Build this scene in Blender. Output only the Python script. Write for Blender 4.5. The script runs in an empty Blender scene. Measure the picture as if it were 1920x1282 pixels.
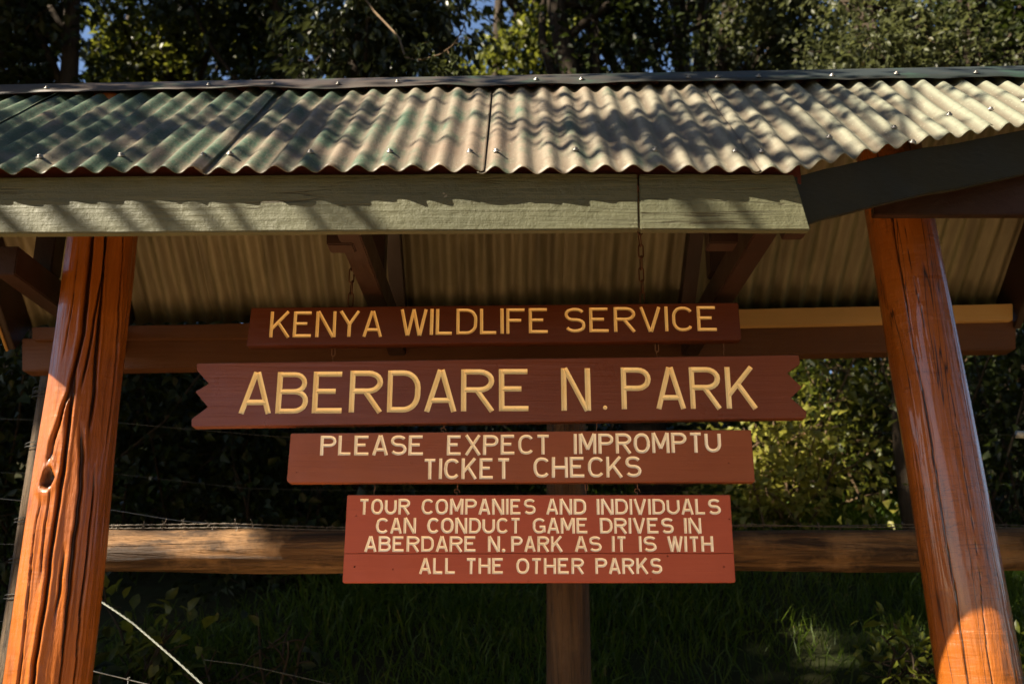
import bpy, bmesh, math, random
import numpy as np
from mathutils import Vector, Matrix

SC = bpy.context.scene
COL = SC.collection
R = math.radians

# ------------------------------------------------------------------ camera
PITCH = R(16.4)
F = 1867.0                      # 35 mm lens in pixels of the full-size photograph
EYE = np.array([0.0, 0.0, 1.5])
FW = np.array([0.0, math.cos(PITCH), math.sin(PITCH)])
UP = np.array([0.0, -math.sin(PITCH), math.cos(PITCH)])
RT = np.array([1.0, 0.0, 0.0])
cam_d = bpy.data.cameras.new('camera')
cam = bpy.data.objects.new('camera', cam_d); COL.objects.link(cam)
cam.location = EYE
cam.rotation_euler = (R(90) + PITCH, 0, 0)
cam_d.lens = 35.0; cam_d.sensor_width = 36.0
cam_d.clip_start = 0.05; cam_d.clip_end = 2000
cam_d.dof.use_dof = True
cam_d.dof.focus_distance = 3.3
cam_d.dof.aperture_fstop = 2.8
SC.camera = cam

# ------------------------------------------------------------------ light
SUN_TRAVEL = np.array([1.95, 1.08, -1.72]); SUN_TRAVEL /= np.linalg.norm(SUN_TRAVEL)
TO_SUN = -SUN_TRAVEL
SUN_EL = math.asin(TO_SUN[2])
SUN_AZ = math.atan2(TO_SUN[0], TO_SUN[1])       # clockwise from +Y
world = bpy.data.worlds.new("World"); SC.world = world
world.use_nodes = True
wn = world.node_tree.nodes; wl = world.node_tree.links
sky = wn.new('ShaderNodeTexSky'); sky.sky_type = 'NISHITA'; sky.sun_disc = False
sky.sun_elevation = SUN_EL; sky.sun_rotation = SUN_AZ % (2 * math.pi)
sky.altitude = 2000; sky.air_density = 1.0; sky.dust_density = 3.0; sky.ozone_density = 1.0
bg = wn['Background']; bg.inputs['Strength'].default_value = 0.05
wl.new(sky.outputs[0], bg.inputs['Color'])
sun_d = bpy.data.lights.new('sun', 'SUN'); sun_d.energy = 5.0; sun_d.angle = R(0.5)
sun_d.color = (1.0, 0.89, 0.71)
sun = bpy.data.objects.new('sun', sun_d); COL.objects.link(sun)
sun.rotation_euler = Vector(SUN_TRAVEL).to_track_quat('-Z', 'Y').to_euler()
sun.location = (-20, -10, 17)
SC.view_settings.view_transform = 'Standard'
SC.view_settings.look = 'None'
SC.view_settings.exposure = 2.2
SC.view_settings.gamma = 1.0

# ------------------------------------------------------------------ measuring helpers
def P(px, py, d):
    """point at camera depth d behind photograph pixel (px, py)"""
    return EYE + d * ((px - 960) / F * RT + FW + (641 - py) / F * UP)

def PY(px, py, Y):
    """point on the upright plane at distance Y"""
    v = (641 - py) / F
    return P(px, py, Y / (math.cos(PITCH) - v * math.sin(PITCH)))

# ------------------------------------------------------------------ object helpers
class MB:
    def __init__(s): s.v = []; s.f = []; s.n = 0
    def add(s, v, f):
        b = s.n; v = [tuple(float(c) for c in p) for p in v]
        s.v += v; s.n += len(v)
        s.f += [tuple(i + b for i in q) for q in f]
        return s

def empty(name, loc):
    o = bpy.data.objects.new(name, None); COL.objects.link(o)
    o.location = [float(c) for c in loc]; o.empty_display_size = 0.2
    return o

def tag(o, label=None, cat=None, group=None, kind=None):
    if label: o['label'] = label
    if cat: o['category'] = cat
    if group: o['group'] = group
    if kind: o['kind'] = kind
    return o

def root_loc(o):
    while o.parent: o = o.parent
    return np.array(o.location)

def link_mesh(name, me, mat, parent=None, smooth=False, origin=None):
    o = bpy.data.objects.new(name, me); COL.objects.link(o)
    if mat: me.materials.append(mat)
    off = None
    if parent is not None:
        o.parent = parent; off = root_loc(parent)
    elif origin is not None:
        off = np.array(origin, float); o.location = [float(c) for c in origin]
    if off is not None:
        me.transform(Matrix.Translation([-float(c) for c in off]))
    if smooth:
        me.polygons.foreach_set('use_smooth', [True] * len(me.polygons))
    return o

def obj(name, mb, mat, parent=None, smooth=False, origin=None, bevel=0.0):
    me = bpy.data.meshes.new(name)
    me.from_pydata(mb.v, [], mb.f); me.update()
    bm = bmesh.new(); bm.from_mesh(me)
    bmesh.ops.recalc_face_normals(bm, faces=bm.faces)
    if bevel:
        es = [e for e in bm.edges if len(e.link_faces) == 2 and e.calc_face_angle(0) > 0.5]
        bmesh.ops.bevel(bm, geom=es, offset=bevel, segments=2, affect='EDGES', clamp_overlap=True)
    bm.to_mesh(me); bm.free()
    return link_mesh(name, me, mat, parent, smooth, origin)

def unit(v):
    v = np.array(v, float); return v / (np.linalg.norm(v) + 1e-12)

def hexa(c):
    """box from 8 corners: 4 of one end, 4 of the other"""
    return c, [(0, 1, 2, 3), (7, 6, 5, 4), (0, 4, 5, 1), (1, 5, 6, 2), (2, 6, 7, 3), (3, 7, 4, 0)]

def beam(p0, p1, w, h, up=(0, 0, 1), seg=1):
    p0 = np.array(p0, float); p1 = np.array(p1, float)
    d = unit(p1 - p0); s = unit(np.cross(d, up)); u = np.cross(s, d)
    c = []
    for p in (p0, p1):
        c += [p - s * w / 2 - u * h / 2, p + s * w / 2 - u * h / 2, p + s * w / 2 + u * h / 2, p - s * w / 2 + u * h / 2]
    return hexa(c)

def tube(pts, rad, sides=8, caps=True, twist=0.0):
    pts = np.array(pts, float); n = len(pts)
    rad = np.full(n, rad, float) if np.isscalar(rad) else np.array(rad, float)
    tan = np.zeros_like(pts)
    tan[1:-1] = pts[2:] - pts[:-2]; tan[0] = pts[1] - pts[0]; tan[-1] = pts[-1] - pts[-2]
    tan /= np.linalg.norm(tan, axis=1)[:, None] + 1e-12
    a = np.array([0, 0, 1.0]) if abs(tan[0][2]) < 0.9 else np.array([1.0, 0, 0])
    u = unit(np.cross(tan[0], a)); v = []
    for i in range(n):
        u = unit(u - tan[i] * np.dot(u, tan[i])); w = np.cross(tan[i], u)
        for k in range(sides):
            an = 2 * math.pi * k / sides + twist * i
            v.append(pts[i] + rad[i] * (math.cos(an) * u + math.sin(an) * w))
    f = []
    for i in range(n - 1):
        for k in range(sides):
            k2 = (k + 1) % sides
            f.append((i * sides + k, i * sides + k2, (i + 1) * sides + k2, (i + 1) * sides + k))
    if caps:
        f.append(tuple(range(sides - 1, -1, -1))); f.append(tuple((n - 1) * sides + k for k in range(sides)))
    return v, f

# ------------------------------------------------------------------ smooth noise in numpy
_rs = np.random.RandomState(7)
_NT = _rs.rand(64, 64)
def vnoise(x, y):
    x = np.asarray(x, float); y = np.asarray(y, float)
    xi = np.floor(x).astype(int); yi = np.floor(y).astype(int)
    fx = x - xi; fy = y - yi
    fx = fx * fx * (3 - 2 * fx); fy = fy * fy * (3 - 2 * fy)
    g = lambda a, b: _NT[a % 64, b % 64]
    return (g(xi, yi) * (1 - fx) * (1 - fy) + g(xi + 1, yi) * fx * (1 - fy)
            + g(xi, yi + 1) * (1 - fx) * fy + g(xi + 1, yi + 1) * fx * fy) * 2 - 1

# ------------------------------------------------------------------ materials
class NT:
    """tiny node-tree writer"""
    def __init__(s, name):
        s.m = bpy.data.materials.new(name); s.m.use_nodes = True
        s.t = s.m.node_tree; s.n = s.t.nodes; s.l = s.t.links
        s.b = s.n['Principled BSDF']; s.out = s.n['Material Output']
        s.tc = s.n.new('ShaderNodeTexCoord')
        geo = s.n.new('ShaderNodeNewGeometry'); s.pos = geo.outputs['Position']
    def link(s, a, b): s.l.new(a, b)
    def mapping(s, scale, rot=(0, 0, 0), loc=(0, 0, 0), src=None):
        m = s.n.new('ShaderNodeMapping'); m.inputs['Scale'].default_value = scale
        m.inputs['Rotation'].default_value = rot; m.inputs['Location'].default_value = loc
        s.link(src or s.tc.outputs['Object'], m.inputs['Vector']); return m.outputs[0]
    def noise(s, scale, detail=4, rough=0.55, vec=None, dist=0.0):
        t = s.n.new('ShaderNodeTexNoise'); t.inputs['Scale'].default_value = scale
        t.inputs['Detail'].default_value = detail; t.inputs['Roughness'].default_value = rough
        t.inputs['Distortion'].default_value = dist
        s.link(vec if vec is not None else s.tc.outputs['Object'], t.inputs['Vector']); return t.outputs['Fac']
    def voronoi(s, scale, vec=None, feature='F1'):
        t = s.n.new('ShaderNodeTexVoronoi'); t.feature = feature; t.inputs['Scale'].default_value = scale
        s.link(vec if vec is not None else s.tc.outputs['Object'], t.inputs['Vector']); return t.outputs['Distance']
    def ramp(s, fac, stops):
        r = s.n.new('ShaderNodeValToRGB'); e = r.color_ramp.elements
        while len(e) < len(stops): e.new(0.5)
        for k, (p, c) in enumerate(stops):
            e[k].position = p; e[k].color = (c, c, c, 1) if np.isscalar(c) else (*c, 1)
        s.link(fac, r.inputs['Fac']); return r.outputs['Color']
    def mix(s, fac, a, b, mode='MIX'):
        m = s.n.new('ShaderNodeMix'); m.data_type = 'RGBA'; m.blend_type = mode
        for sock, val in ((m.inputs[0], fac), (m.inputs[6], a), (m.inputs[7], b)):
            if hasattr(val, 'links') or hasattr(val, 'is_linked'): s.link(val, sock)
            elif np.isscalar(val): sock.default_value = val
            else: sock.default_value = (*val, 1)
        return m.outputs[2]
    def math(s, op, a, b=0.0):
        m = s.n.new('ShaderNodeMath'); m.operation = op
        for sock, val in ((m.inputs[0], a), (m.inputs[1], b)):
            if np.isscalar(val): sock.default_value = val
            else: s.link(val, sock)
        return m.outputs[0]
    def sep(s, vec=None):
        x = s.n.new('ShaderNodeSeparateXYZ'); s.link(vec or s.pos, x.inputs[0]); return x.outputs
    def bump(s, h, strength=0.3, dist=0.01, prev=None):
        b = s.n.new('ShaderNodeBump'); b.inputs['Strength'].default_value = strength
        b.inputs['Distance'].default_value = dist; s.link(h, b.inputs['Height'])
        if prev is not None: s.link(prev, b.inputs['Normal'])
        return b.outputs[0]
    def set(s, color=None, rough=None, normal=None, spec=None, metal=None, coat=None):
        # colours dimmed to offset the exposure; only lettering and ground keep their full brightness
        if color is not None and 'lettering' not in s.m.name and 'ground' not in s.m.name:
            color = s.mix(1.0, color, (.76, .76, .76), 'MULTIPLY')
        for val, key in ((color, 'Base Color'), (rough, 'Roughness'), (normal, 'Normal'),
                         (spec, 'Specular IOR Level'), (metal, 'Metallic'), (coat, 'Coat Weight')):
            if val is None: continue
            if hasattr(val, 'is_linked'): s.link(val, s.b.inputs[key])
            elif key == 'Base Color': s.b.inputs[key].default_value = (*val, 1)
            else: s.b.inputs[key].default_value = val
        return s

def painted_wood(name, dark, light, rough=(0.3, 0.5), axis=0, grain=1.0, spec=0.5, chips=None, chip_amt=0.0):
    t = NT(name)
    sc = [60, 60, 60]; sc[axis] = 2.2
    g = t.noise(1.0, 6, 0.62, t.mapping(sc), 0.4)
    sc2 = [9, 9, 9]; sc2[axis] = 0.9
    w = t.noise(1.0, 3, 0.5, t.mapping(sc2), 0.8)
    blot = t.noise(3.1, 4)
    col = t.mix(t.ramp(blot, [(0.3, 0.0), (0.7, 1.0)]), dark, light)
    col = t.mix(0.35, col, t.mix(t.ramp(w, [(0.35, 0.0), (0.65, 1.0)]), dark, light))
    col = t.mix(t.math('MULTIPLY', t.ramp(g, [(0.62, 0.0), (0.78, 1.0)]), 0.35), col, tuple(c * 0.45 for c in dark))
    if chips:
        cv = t.noise(14, 5, 0.65, t.mapping([1.0 if k != axis else 0.45 for k in range(3)]))
        col = t.mix(t.ramp(cv, [(0.70 - chip_amt, 0.0), (0.715 - chip_amt, 1.0)]), col, chips)
    crk = None
    if chips:
        mp = [22, 22, 22]; mp[axis] = 0.55
        c0 = t.math('ABSOLUTE', t.math('SUBTRACT', t.noise(1.0, 3, 0.5, t.mapping(mp), 0.1), 0.5))
        crk = t.math('MULTIPLY', t.ramp(c0, [(0.0, 0.9), (0.007, 0.0)]), t.ramp(t.noise(2.3, 2), [(0.53, 0.0), (0.60, 1.0)]))
        col = t.mix(crk, col, (0.03, 0.022, 0.012))
    rr = t.ramp(t.noise(7, 4), [(0.3, rough[0]), (0.7, rough[1])])
    n1 = t.bump(g, 0.35 * grain, 0.004)
    n2 = t.bump(w, 0.25 * grain, 0.006, n1)
    n3 = t.bump(t.noise(160, 2), 0.12 * grain, 0.002, n2)
    if chips:
        n3 = t.bump(cv, 0.5, 0.006, n3); n3 = t.bump(t.noise(38, 3, 0.6), 0.5, 0.006, n3); n3 = t.bump(t.math('SUBTRACT', 1.0, crk), 0.8, 0.004, n3)
    t.set(col, rr, n3, spec)
    return t.m

M = {}
M['sign_red'] = painted_wood('sign_red_brown', (0.085, 0.018, 0.005), (0.115, 0.026, 0.008), (0.32, 0.46), 0, 0.8, 0.3)
M['sign_plum'] = painted_wood('sign_plum_brown', (0.160, 0.043, 0.019), (0.210, 0.060, 0.027), (0.26, 0.38), 0, 1.1, 0.3)
M['sign_brown'] = painted_wood('sign_sienna_brown', (0.27, 0.072, 0.026), (0.33, 0.095, 0.036), (0.34, 0.48), 0, 0.9, 0.3)
M['sign_brick'] = painted_wood('sign_brick_red', (0.40, 0.078, 0.036), (0.47, 0.098, 0.047), (0.42, 0.58), 0, 0.7, 0.3)
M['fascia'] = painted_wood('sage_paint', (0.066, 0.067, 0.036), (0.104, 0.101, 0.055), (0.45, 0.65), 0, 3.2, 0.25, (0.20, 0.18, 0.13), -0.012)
M['rake'] = painted_wood('sage_paint_shaded', (0.013, 0.012, 0.006), (0.022, 0.020, 0.009), (0.5, 0.7), 0, 1.0, 0.3)  # the fascia's sage paint with the rake's shade put into the colour
M['brown_timber'] = painted_wood('brown_painted_timber', (0.020, 0.0055, 0.0015), (0.034, 0.010, 0.003), (0.4, 0.6), 1, 1.0)
M['plate_timber'] = painted_wood('wall_plate_timber', (0.085, 0.030, 0.010), (0.125, 0.048, 0.017), (0.5, 0.7), 0, 1.2, 0.3)
M['raw_timber'] = painted_wood('raw_batten_timber', (0.46, 0.25, 0.075), (0.56, 0.32, 0.11), (0.55, 0.75), 0, 1.0, 0.3)  # raw wood, lightened in colour for bounce light on the right batten
M['purlin'] = painted_wood('red_oxide_purlin', (0.075, 0.014, 0.007), (0.11, 0.022, 0.012), (0.5, 0.7), 0, 1.0, 0.3)

def mat_letters(name, a, b):
    t = NT(name)
    g = t.noise(1.0, 5, 0.6, t.mapping((90, 90, 14)))
    col = t.mix(t.ramp(t.noise(11, 3), [(0.3, 0.0), (0.7, 1.0)]), a, b)
    col = t.mix(t.math('MULTIPLY', t.ramp(g, [(0.62, 0.0), (0.76, 1.0)]), 0.5), col, (0.36, 0.19, 0.07))
    t.set(col, 0.45, t.bump(g, 0.25, 0.003), 0.4); return t.m
M['letters_yellow'] = mat_letters('yellow_cream_lettering', (0.86, 0.57, 0.22), (0.93, 0.67, 0.30))
M['letters_cream'] = mat_letters('cream_lettering', (0.88, 0.66, 0.32), (0.94, 0.76, 0.42))
M['letters_pale'] = mat_letters('pale_cream_lettering', (0.92, 0.78, 0.56), (0.96, 0.86, 0.68))

def mat_post(name, a, b, cracks, vertical_scale=3.4, coat=0.6):
    t = NT(name)
    v = t.mapping((26, 26, vertical_scale))
    g = t.noise(1.0, 7, 0.62, v, 0.5)
    big = t.noise(2.6, 4, 0.55, t.mapping((1.6, 1.6, 0.8)))
    col = t.mix(t.ramp(big, [(0.3, 0.0), (0.7, 1.0)]), a, b)
    col = t.mix(t.math('MULTIPLY', t.ramp(g, [(0.58, 0.0), (0.72, 1.0)]), 0.6), col, tuple(c * 0.30 for c in a))
    fine = t.noise(1.0, 4, 0.6, t.mapping((90, 90, 5)))
    if cracks:
        # drying checks: narrow dark lines along the trunk and short ones across it
        ck = t.noise(1.0, 3, 0.5, t.mapping((15, 15, 0.55)), 0.2)
        line = t.math('ABSOLUTE', t.math('SUBTRACT', ck, 0.5))
        cm = t.ramp(line, [(0.0, 1.0), (0.012, 0.0)])
        cr = t.noise(1.0, 5, 0.65, t.mapping((7, 7, 46)), 0.8)
        line2 = t.math('ABSOLUTE', t.math('SUBTRACT', cr, 0.47))
        cm2 = t.math('MULTIPLY', t.ramp(line2, [(0.0, 1.0), (0.016, 0.0)]), t.ramp(t.noise(5, 3), [(0.5, 0.0), (0.62, 0.8)]))
        col = t.mix(t.math('MAXIMUM', cm, cm2), col, (0.012, 0.004, 0.002))
    da = t.n.new('ShaderNodeAttribute'); da.attribute_name = 'tone'  # darkness painted into the crack and knot hollows
    dm = t.ramp(t.math('ADD', da.outputs['Fac'], t.math('MULTIPLY', t.math('SUBTRACT', fine, 0.5), 0.5)), [(0.25, 0.0), (0.7, 0.92)])
    col = t.mix(dm, col, (0.020, 0.0055, 0.0015))
    col = t.mix(t.math('MULTIPLY', t.ramp(t.noise(5.5, 6, 0.7), [(0.56, 0.0), (0.70, 1.0)]), 0.40), col, (0.075, 0.026, 0.008))
    n = t.bump(g, 0.7, 0.012)
    n = t.bump(fine, 0.25, 0.003, n)
    rip = t.noise(1.0, 3, 0.6, t.mapping((5, 5, 34)), 0.6)
    n = t.bump(rip, 0.55 if cracks else 0.25, 0.008, n)
    rr = t.ramp(t.noise(9, 4), [(0.3, 0.3), (0.7, 0.5)])
    t.set(col, rr, n, 0.3, coat=coat); t.b.inputs['Coat Roughness'].default_value = 0.06; t.b.inputs['Coat IOR'].default_value = 1.6
    return t.m
M['post_l'] = mat_post('orange_brown_gloss_post', (0.22, 0.054, 0.004), (0.36, 0.100, 0.007), False, coat=0.22)
M['post_r'] = mat_post('orange_brown_cracked_post', (0.215, 0.056, 0.004), (0.31, 0.086, 0.007), True)

def mat_bark_log(name, a, b, sc=(2.0, 30, 30)):
    t = NT(name)
    g = t.noise(1.0, 7, 0.65, t.mapping(sc), 0.6)
    w = t.noise(1.0, 4, 0.55, t.mapping(tuple(s * 0.3 for s in sc)), 1.5)
    col = t.mix(t.ramp(g, [(0.3, 0.0), (0.7, 1.0)]), a, b)
    col = t.mix(t.ramp(w, [(0.45, 0.0), (0.62, 0.8)]), col, tuple(c * 0.38 for c in a))
    flake = t.noise(1.0, 6, 0.7, t.mapping(tuple(q * .42 for q in sc)), 1.0)
    col = t.mix(t.ramp(flake, [(0.50, 0.0), (0.58, 0.85)]), col, tuple(c * 0.30 for c in a))
    n_f = flake
    col = t.mix(t.ramp(t.noise(3.3, 5, 0.65), [(0.52, 0.0), (0.66, 0.7)]), col, tuple(min(1, c * 1.25) for c in b))
    n = t.bump(g, 0.9, 0.03); n = t.bump(w, 0.7, 0.05, n); n = t.bump(n_f, 0.6, 0.03, n)
    t.set(col, 0.7, n, 0.3); return t.m
M['log'] = mat_bark_log('weathered_log', (0.115, 0.052, 0.015), (0.33, 0.175, 0.070))
M['fence_post'] = mat_bark_log('weathered_fence_post', (0.070, 0.042, 0.020), (0.13, 0.085, 0.046), (30, 30, 2.0))
M['fence_post_brown'] = mat_bark_log('brown_fence_post', (0.085, 0.042, 0.016), (0.14, 0.078, 0.034), (30, 30, 2.0))

def mat_roof():
    t = NT('aged_painted_roofing')
    x, y, z = t.sep()
    big = t.noise(3.6, 5, 0.6)
    mid = t.noise(1.0, 5, 0.62, t.mapping((13, 5, 5)))
    fine = t.noise(120, 3, 0.6)
    tan = t.mix(t.ramp(t.noise(2.0, 3), [(0.35, 0.0), (0.65, 1.0)]), (0.165, 0.116, 0.080), (0.185, 0.155, 0.112))
    sage = (0.172, 0.182, 0.130)
    # sheets at the right kept more of their pale sage coat
    right = t.ramp(t.math('ADD', t.math('MULTIPLY', x, 0.5), t.math('MULTIPLY', big, 0.5)), [(0.25, 0.0), (0.95, 1.0)])
    col = t.mix(right, tan, sage)
    # green of the first paint, mostly left on the old sheets
    left = t.math('ADD', t.math('MULTIPLY', x, -0.10), t.math('ADD', t.math('MULTIPLY', mid, 0.62), t.math('MULTIPLY', big, 0.40)))
    gm = t.ramp(left, [(0.50, 0.0), (0.64, 0.9)])
    col = t.mix(gm, col, (0.022, 0.068, 0.038))
    rust = t.noise(7.5, 5, 0.65)
    col = t.mix(t.ramp(rust, [(0.60, 0.0), (0.74, 0.55)]), col, (0.085, 0.040, 0.022))
    col = t.mix(t.math('MULTIPLY', t.ramp(fine, [(0.42, 0.0), (0.62, 1.0)]), 0.22), col, (0.21, 0.18, 0.135))
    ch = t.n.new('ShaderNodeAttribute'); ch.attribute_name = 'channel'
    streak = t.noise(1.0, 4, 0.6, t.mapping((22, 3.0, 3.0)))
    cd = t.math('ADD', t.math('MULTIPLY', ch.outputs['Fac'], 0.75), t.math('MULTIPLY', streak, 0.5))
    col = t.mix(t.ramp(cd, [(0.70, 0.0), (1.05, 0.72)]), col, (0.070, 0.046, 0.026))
    mott = t.noise(46, 4, 0.65)
    col = t.mix(t.ramp(mott, [(0.50, 0.0), (0.66, 0.42)]), col, (0.105, 0.090, 0.060))
    spk = t.voronoi(60)
    col = t.mix(t.ramp(spk, [(0.10, 0.7), (0.16, 0.0)]), col, (0.24, 0.23, 0.18))
    n = t.bump(fine, 0.35, 0.003); n = t.bump(mid, 0.25, 0.006, n); n = t.bump(mott, 0.3, 0.004, n)
    t.set(col, t.ramp(mid, [(0.3, 0.45), (0.7, 0.68)]), n, 0.35)
    return t.m
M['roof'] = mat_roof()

def mat_roof_under():
    t = NT('roof_underside')
    mid = t.noise(1.0, 5, 0.6, t.mapping((16, 1.6, 1.6)))
    col = t.mix(t.ramp(mid, [(0.3, 0.0), (0.7, 1.0)]), (0.125, 0.100, 0.056), (0.29, 0.240, 0.140))
    st = t.noise(4, 5, 0.6)
    col = t.mix(t.ramp(st, [(0.55, 0.0), (0.75, 0.5)]), col, (0.12, 0.095, 0.042))
    t.set(col, 0.55, t.bump(mid, 0.2, 0.004), 0.35); return t.m
M['roof_under'] = mat_roof_under()

def mat_cap():
    t = NT('ridge_cap_sheet')
    mid = t.noise(1.0, 5, 0.6, t.mapping((4, 14, 14)))
    x, y, z = t.sep()
    k = t.math('ADD', t.math('MULTIPLY', x, 0.22), mid)
    col = t.mix(t.ramp(k, [(0.3, 0.0), (0.75, 1.0)]), (0.050, 0.034, 0.024), (0.020, 0.026, 0.024))  # brown and slate sheet, darkened in colour for tree shade along the ridge
    col = t.mix(t.ramp(t.noise(8, 5), [(0.55, 0.0), (0.7, 0.7)]), col, (0.025, 0.060, 0.038))
    t.set(col, 0.5, t.bump(mid, 0.25, 0.008), 0.4); return t.m
M['cap'] = mat_cap()

def mat_metal(name, a, b, rough, metal, sc=30):
    t = NT(name)
    n = t.noise(sc, 4, 0.6)
    t.set(t.mix(t.ramp(n, [(0.35, 0.0), (0.65, 1.0)]), a, b), rough, t.bump(n, 0.2, 0.002), 0.5, metal); return t.m
M['screw'] = mat_metal('galvanised_screw', (0.20, 0.18, 0.16), (0.30, 0.28, 0.25), 0.35, 0.6, 90)
M['chain'] = mat_metal('rusty_chain', (0.08, 0.026, 0.010), (0.14, 0.052, 0.022), 0.6, 0.5, 60)
M['hook'] = mat_metal('rusty_wire', (0.24, 0.10, 0.04), (0.36, 0.17, 0.08), 0.55, 0.5, 60)
M['wire'] = mat_metal('galvanised_wire', (0.20, 0.19, 0.17), (0.28, 0.27, 0.25), 0.45, 0.7, 60)
M['old_wire'] = mat_metal('dull_wire', (0.045, 0.044, 0.040), (0.08, 0.078, 0.072), 0.55, 0.6, 60)
M['cable'] = mat_metal('steel_cable', (0.065, 0.068, 0.055), (0.11, 0.114, 0.092), 0.5, 0.5, 60)
M['barb'] = mat_metal('weathered_barbed_wire', (0.13, 0.105, 0.08), (0.21, 0.175, 0.14), 0.5, 0.5, 60)
M['porcelain'] = mat_metal('white_insulator', (0.55, 0.54, 0.50), (0.66, 0.65, 0.61), 0.4, 0.0, 20)

def mat_leaf(name, a, b, trans=0.35, rough=0.38, yellow=None):
    t = NT(name)
    oi = t.noise(3.2, 3, 0.5)
    fi = t.noise(31, 2, 0.5)
    k = t.math('ADD', t.math('MULTIPLY', oi, 0.55), t.math('MULTIPLY', fi, 0.45))
    col = t.mix(t.ramp(k, [(0.36, 0.0), (0.62, 1.0)]), a, b)
    if yellow: col = t.mix(t.ramp(t.noise(17, 2), [(0.66, 0.0), (0.7, 0.9)]), col, yellow)
    t.set(col, rough, None, 0.25)
    tr = t.n.new('ShaderNodeBsdfTranslucent'); t.link(t.mix(0.5, col, tuple(min(1, c * 2.2) for c in b)), tr.inputs['Color'])
    mx = t.n.new('ShaderNodeMixShader'); mx.inputs[0].default_value = trans
    t.link(t.b.outputs[0], mx.inputs[1]); t.link(tr.outputs[0], mx.inputs[2]); t.link(mx.outputs[0], t.out.inputs[0])
    return t.m
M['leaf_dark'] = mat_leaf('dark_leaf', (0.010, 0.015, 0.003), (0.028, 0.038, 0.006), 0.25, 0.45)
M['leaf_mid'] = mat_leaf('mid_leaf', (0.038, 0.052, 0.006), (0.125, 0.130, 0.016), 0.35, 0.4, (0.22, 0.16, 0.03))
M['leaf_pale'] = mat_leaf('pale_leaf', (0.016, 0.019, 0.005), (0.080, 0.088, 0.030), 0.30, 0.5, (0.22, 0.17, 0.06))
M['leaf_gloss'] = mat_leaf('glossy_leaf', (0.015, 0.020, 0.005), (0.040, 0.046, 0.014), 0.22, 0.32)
M['leaf_sun'] = mat_leaf('sunlit_leaf', (0.085, 0.100, 0.012), (0.26, 0.24, 0.045), 0.4, 0.45, (0.42, 0.22, 0.13))  # yellow-green leaf, its colour lightened to look sunlit
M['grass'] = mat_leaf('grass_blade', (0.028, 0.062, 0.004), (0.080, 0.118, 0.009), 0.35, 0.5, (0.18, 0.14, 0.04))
def mat_trunk(name, a, b):
    t = NT(name)
    g = t.noise(1.0, 6, 0.65, t.mapping((14, 14, 3)), 0.5)
    t.set(t.mix(t.ramp(g, [(0.3, 0.0), (0.7, 1.0)]), a, b), 0.85, t.bump(g, 0.6, 0.03), 0.2); return t.m
M['trunk'] = mat_trunk('dark_bark', (0.018, 0.012, 0.007), (0.050, 0.034, 0.020))
M['twig'] = mat_trunk('brown_twig', (0.09, 0.055, 0.028), (0.15, 0.10, 0.055))

def mat_ground():
    t = NT('ground_earth_and_turf')
    x, y, z = t.sep()
    big = t.noise(0.55, 4, 0.6, t.pos)
    mid = t.noise(4.0, 6, 0.65, t.pos)
    tone = t.mix(t.ramp(mid, [(0.3, 0.0), (0.7, 1.0)]), (0.50, 0.315, 0.175), (0.66, 0.45, 0.27))
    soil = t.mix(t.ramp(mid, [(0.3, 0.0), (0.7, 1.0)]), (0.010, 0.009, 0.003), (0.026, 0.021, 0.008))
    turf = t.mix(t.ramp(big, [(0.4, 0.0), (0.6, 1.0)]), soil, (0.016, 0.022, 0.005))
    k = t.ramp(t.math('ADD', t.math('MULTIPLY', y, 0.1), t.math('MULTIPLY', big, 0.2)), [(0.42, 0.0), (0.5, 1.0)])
    # pale earth added to bounce light onto the boards; darkened beyond for tree shade
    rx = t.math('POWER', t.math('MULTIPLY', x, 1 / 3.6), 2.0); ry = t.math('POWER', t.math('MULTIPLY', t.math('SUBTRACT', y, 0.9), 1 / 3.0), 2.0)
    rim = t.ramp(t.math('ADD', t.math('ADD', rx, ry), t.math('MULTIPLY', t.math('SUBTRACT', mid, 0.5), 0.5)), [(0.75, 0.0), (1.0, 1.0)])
    shade_verge = t.mix(t.ramp(mid, [(0.35, 0.0), (0.65, 1.0)]), (0.050, 0.052, 0.016), (0.10, 0.080, 0.036))
    tone = t.mix(rim, tone, shade_verge)
    t.set(t.mix(k, tone, turf), 0.95, t.bump(mid, 0.6, 0.05), 0.15); return t.m
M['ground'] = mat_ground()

# ------------------------------------------------------------------ ground
def gz(X, Y):
    X = np.asarray(X, float); Y = np.asarray(Y, float)
    t = np.maximum(0, Y - 2.5)
    base = np.where(t < 9.5, 0.42 * t, 3.99 + 0.26 * (t - 9.5))
    base = np.where(Y < 2.5, 0.0, base)
    soft = 0.10 * np.exp(-((Y - 2.5) / 1.0) ** 2)
    rough = np.clip((Y - 3.5) / 3, 0, 1) * (0.22 * vnoise(X * 0.45 + 9, Y * 0.45) + 0.07 * vnoise(X * 1.7, Y * 1.7 + 5))
    return base + soft + rough + 0.012 * vnoise(X * 2.1, Y * 2.1)

def build_ground():
    xs = np.concatenate([np.linspace(-400, -30, 14), np.linspace(-28, 28, 160), np.linspace(30, 400, 14)])
    ys = np.concatenate([np.linspace(-400, -20, 14), np.linspace(-18, 26, 150), np.linspace(30, 400, 14)])
    gx, gy = np.meshgrid(xs, ys); z = gz(gx, np.minimum(gy, 60))
    mb = MB(); nx = len(xs)
    f = [(j * nx + i, j * nx + i + 1, (j + 1) * nx + i + 1, (j + 1) * nx + i) for j in range(len(ys) - 1) for i in range(nx - 1)]
    mb.add(np.stack([gx, gy, z], -1).reshape(-1, 3), f)
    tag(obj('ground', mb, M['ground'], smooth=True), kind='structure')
build_ground()

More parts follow.
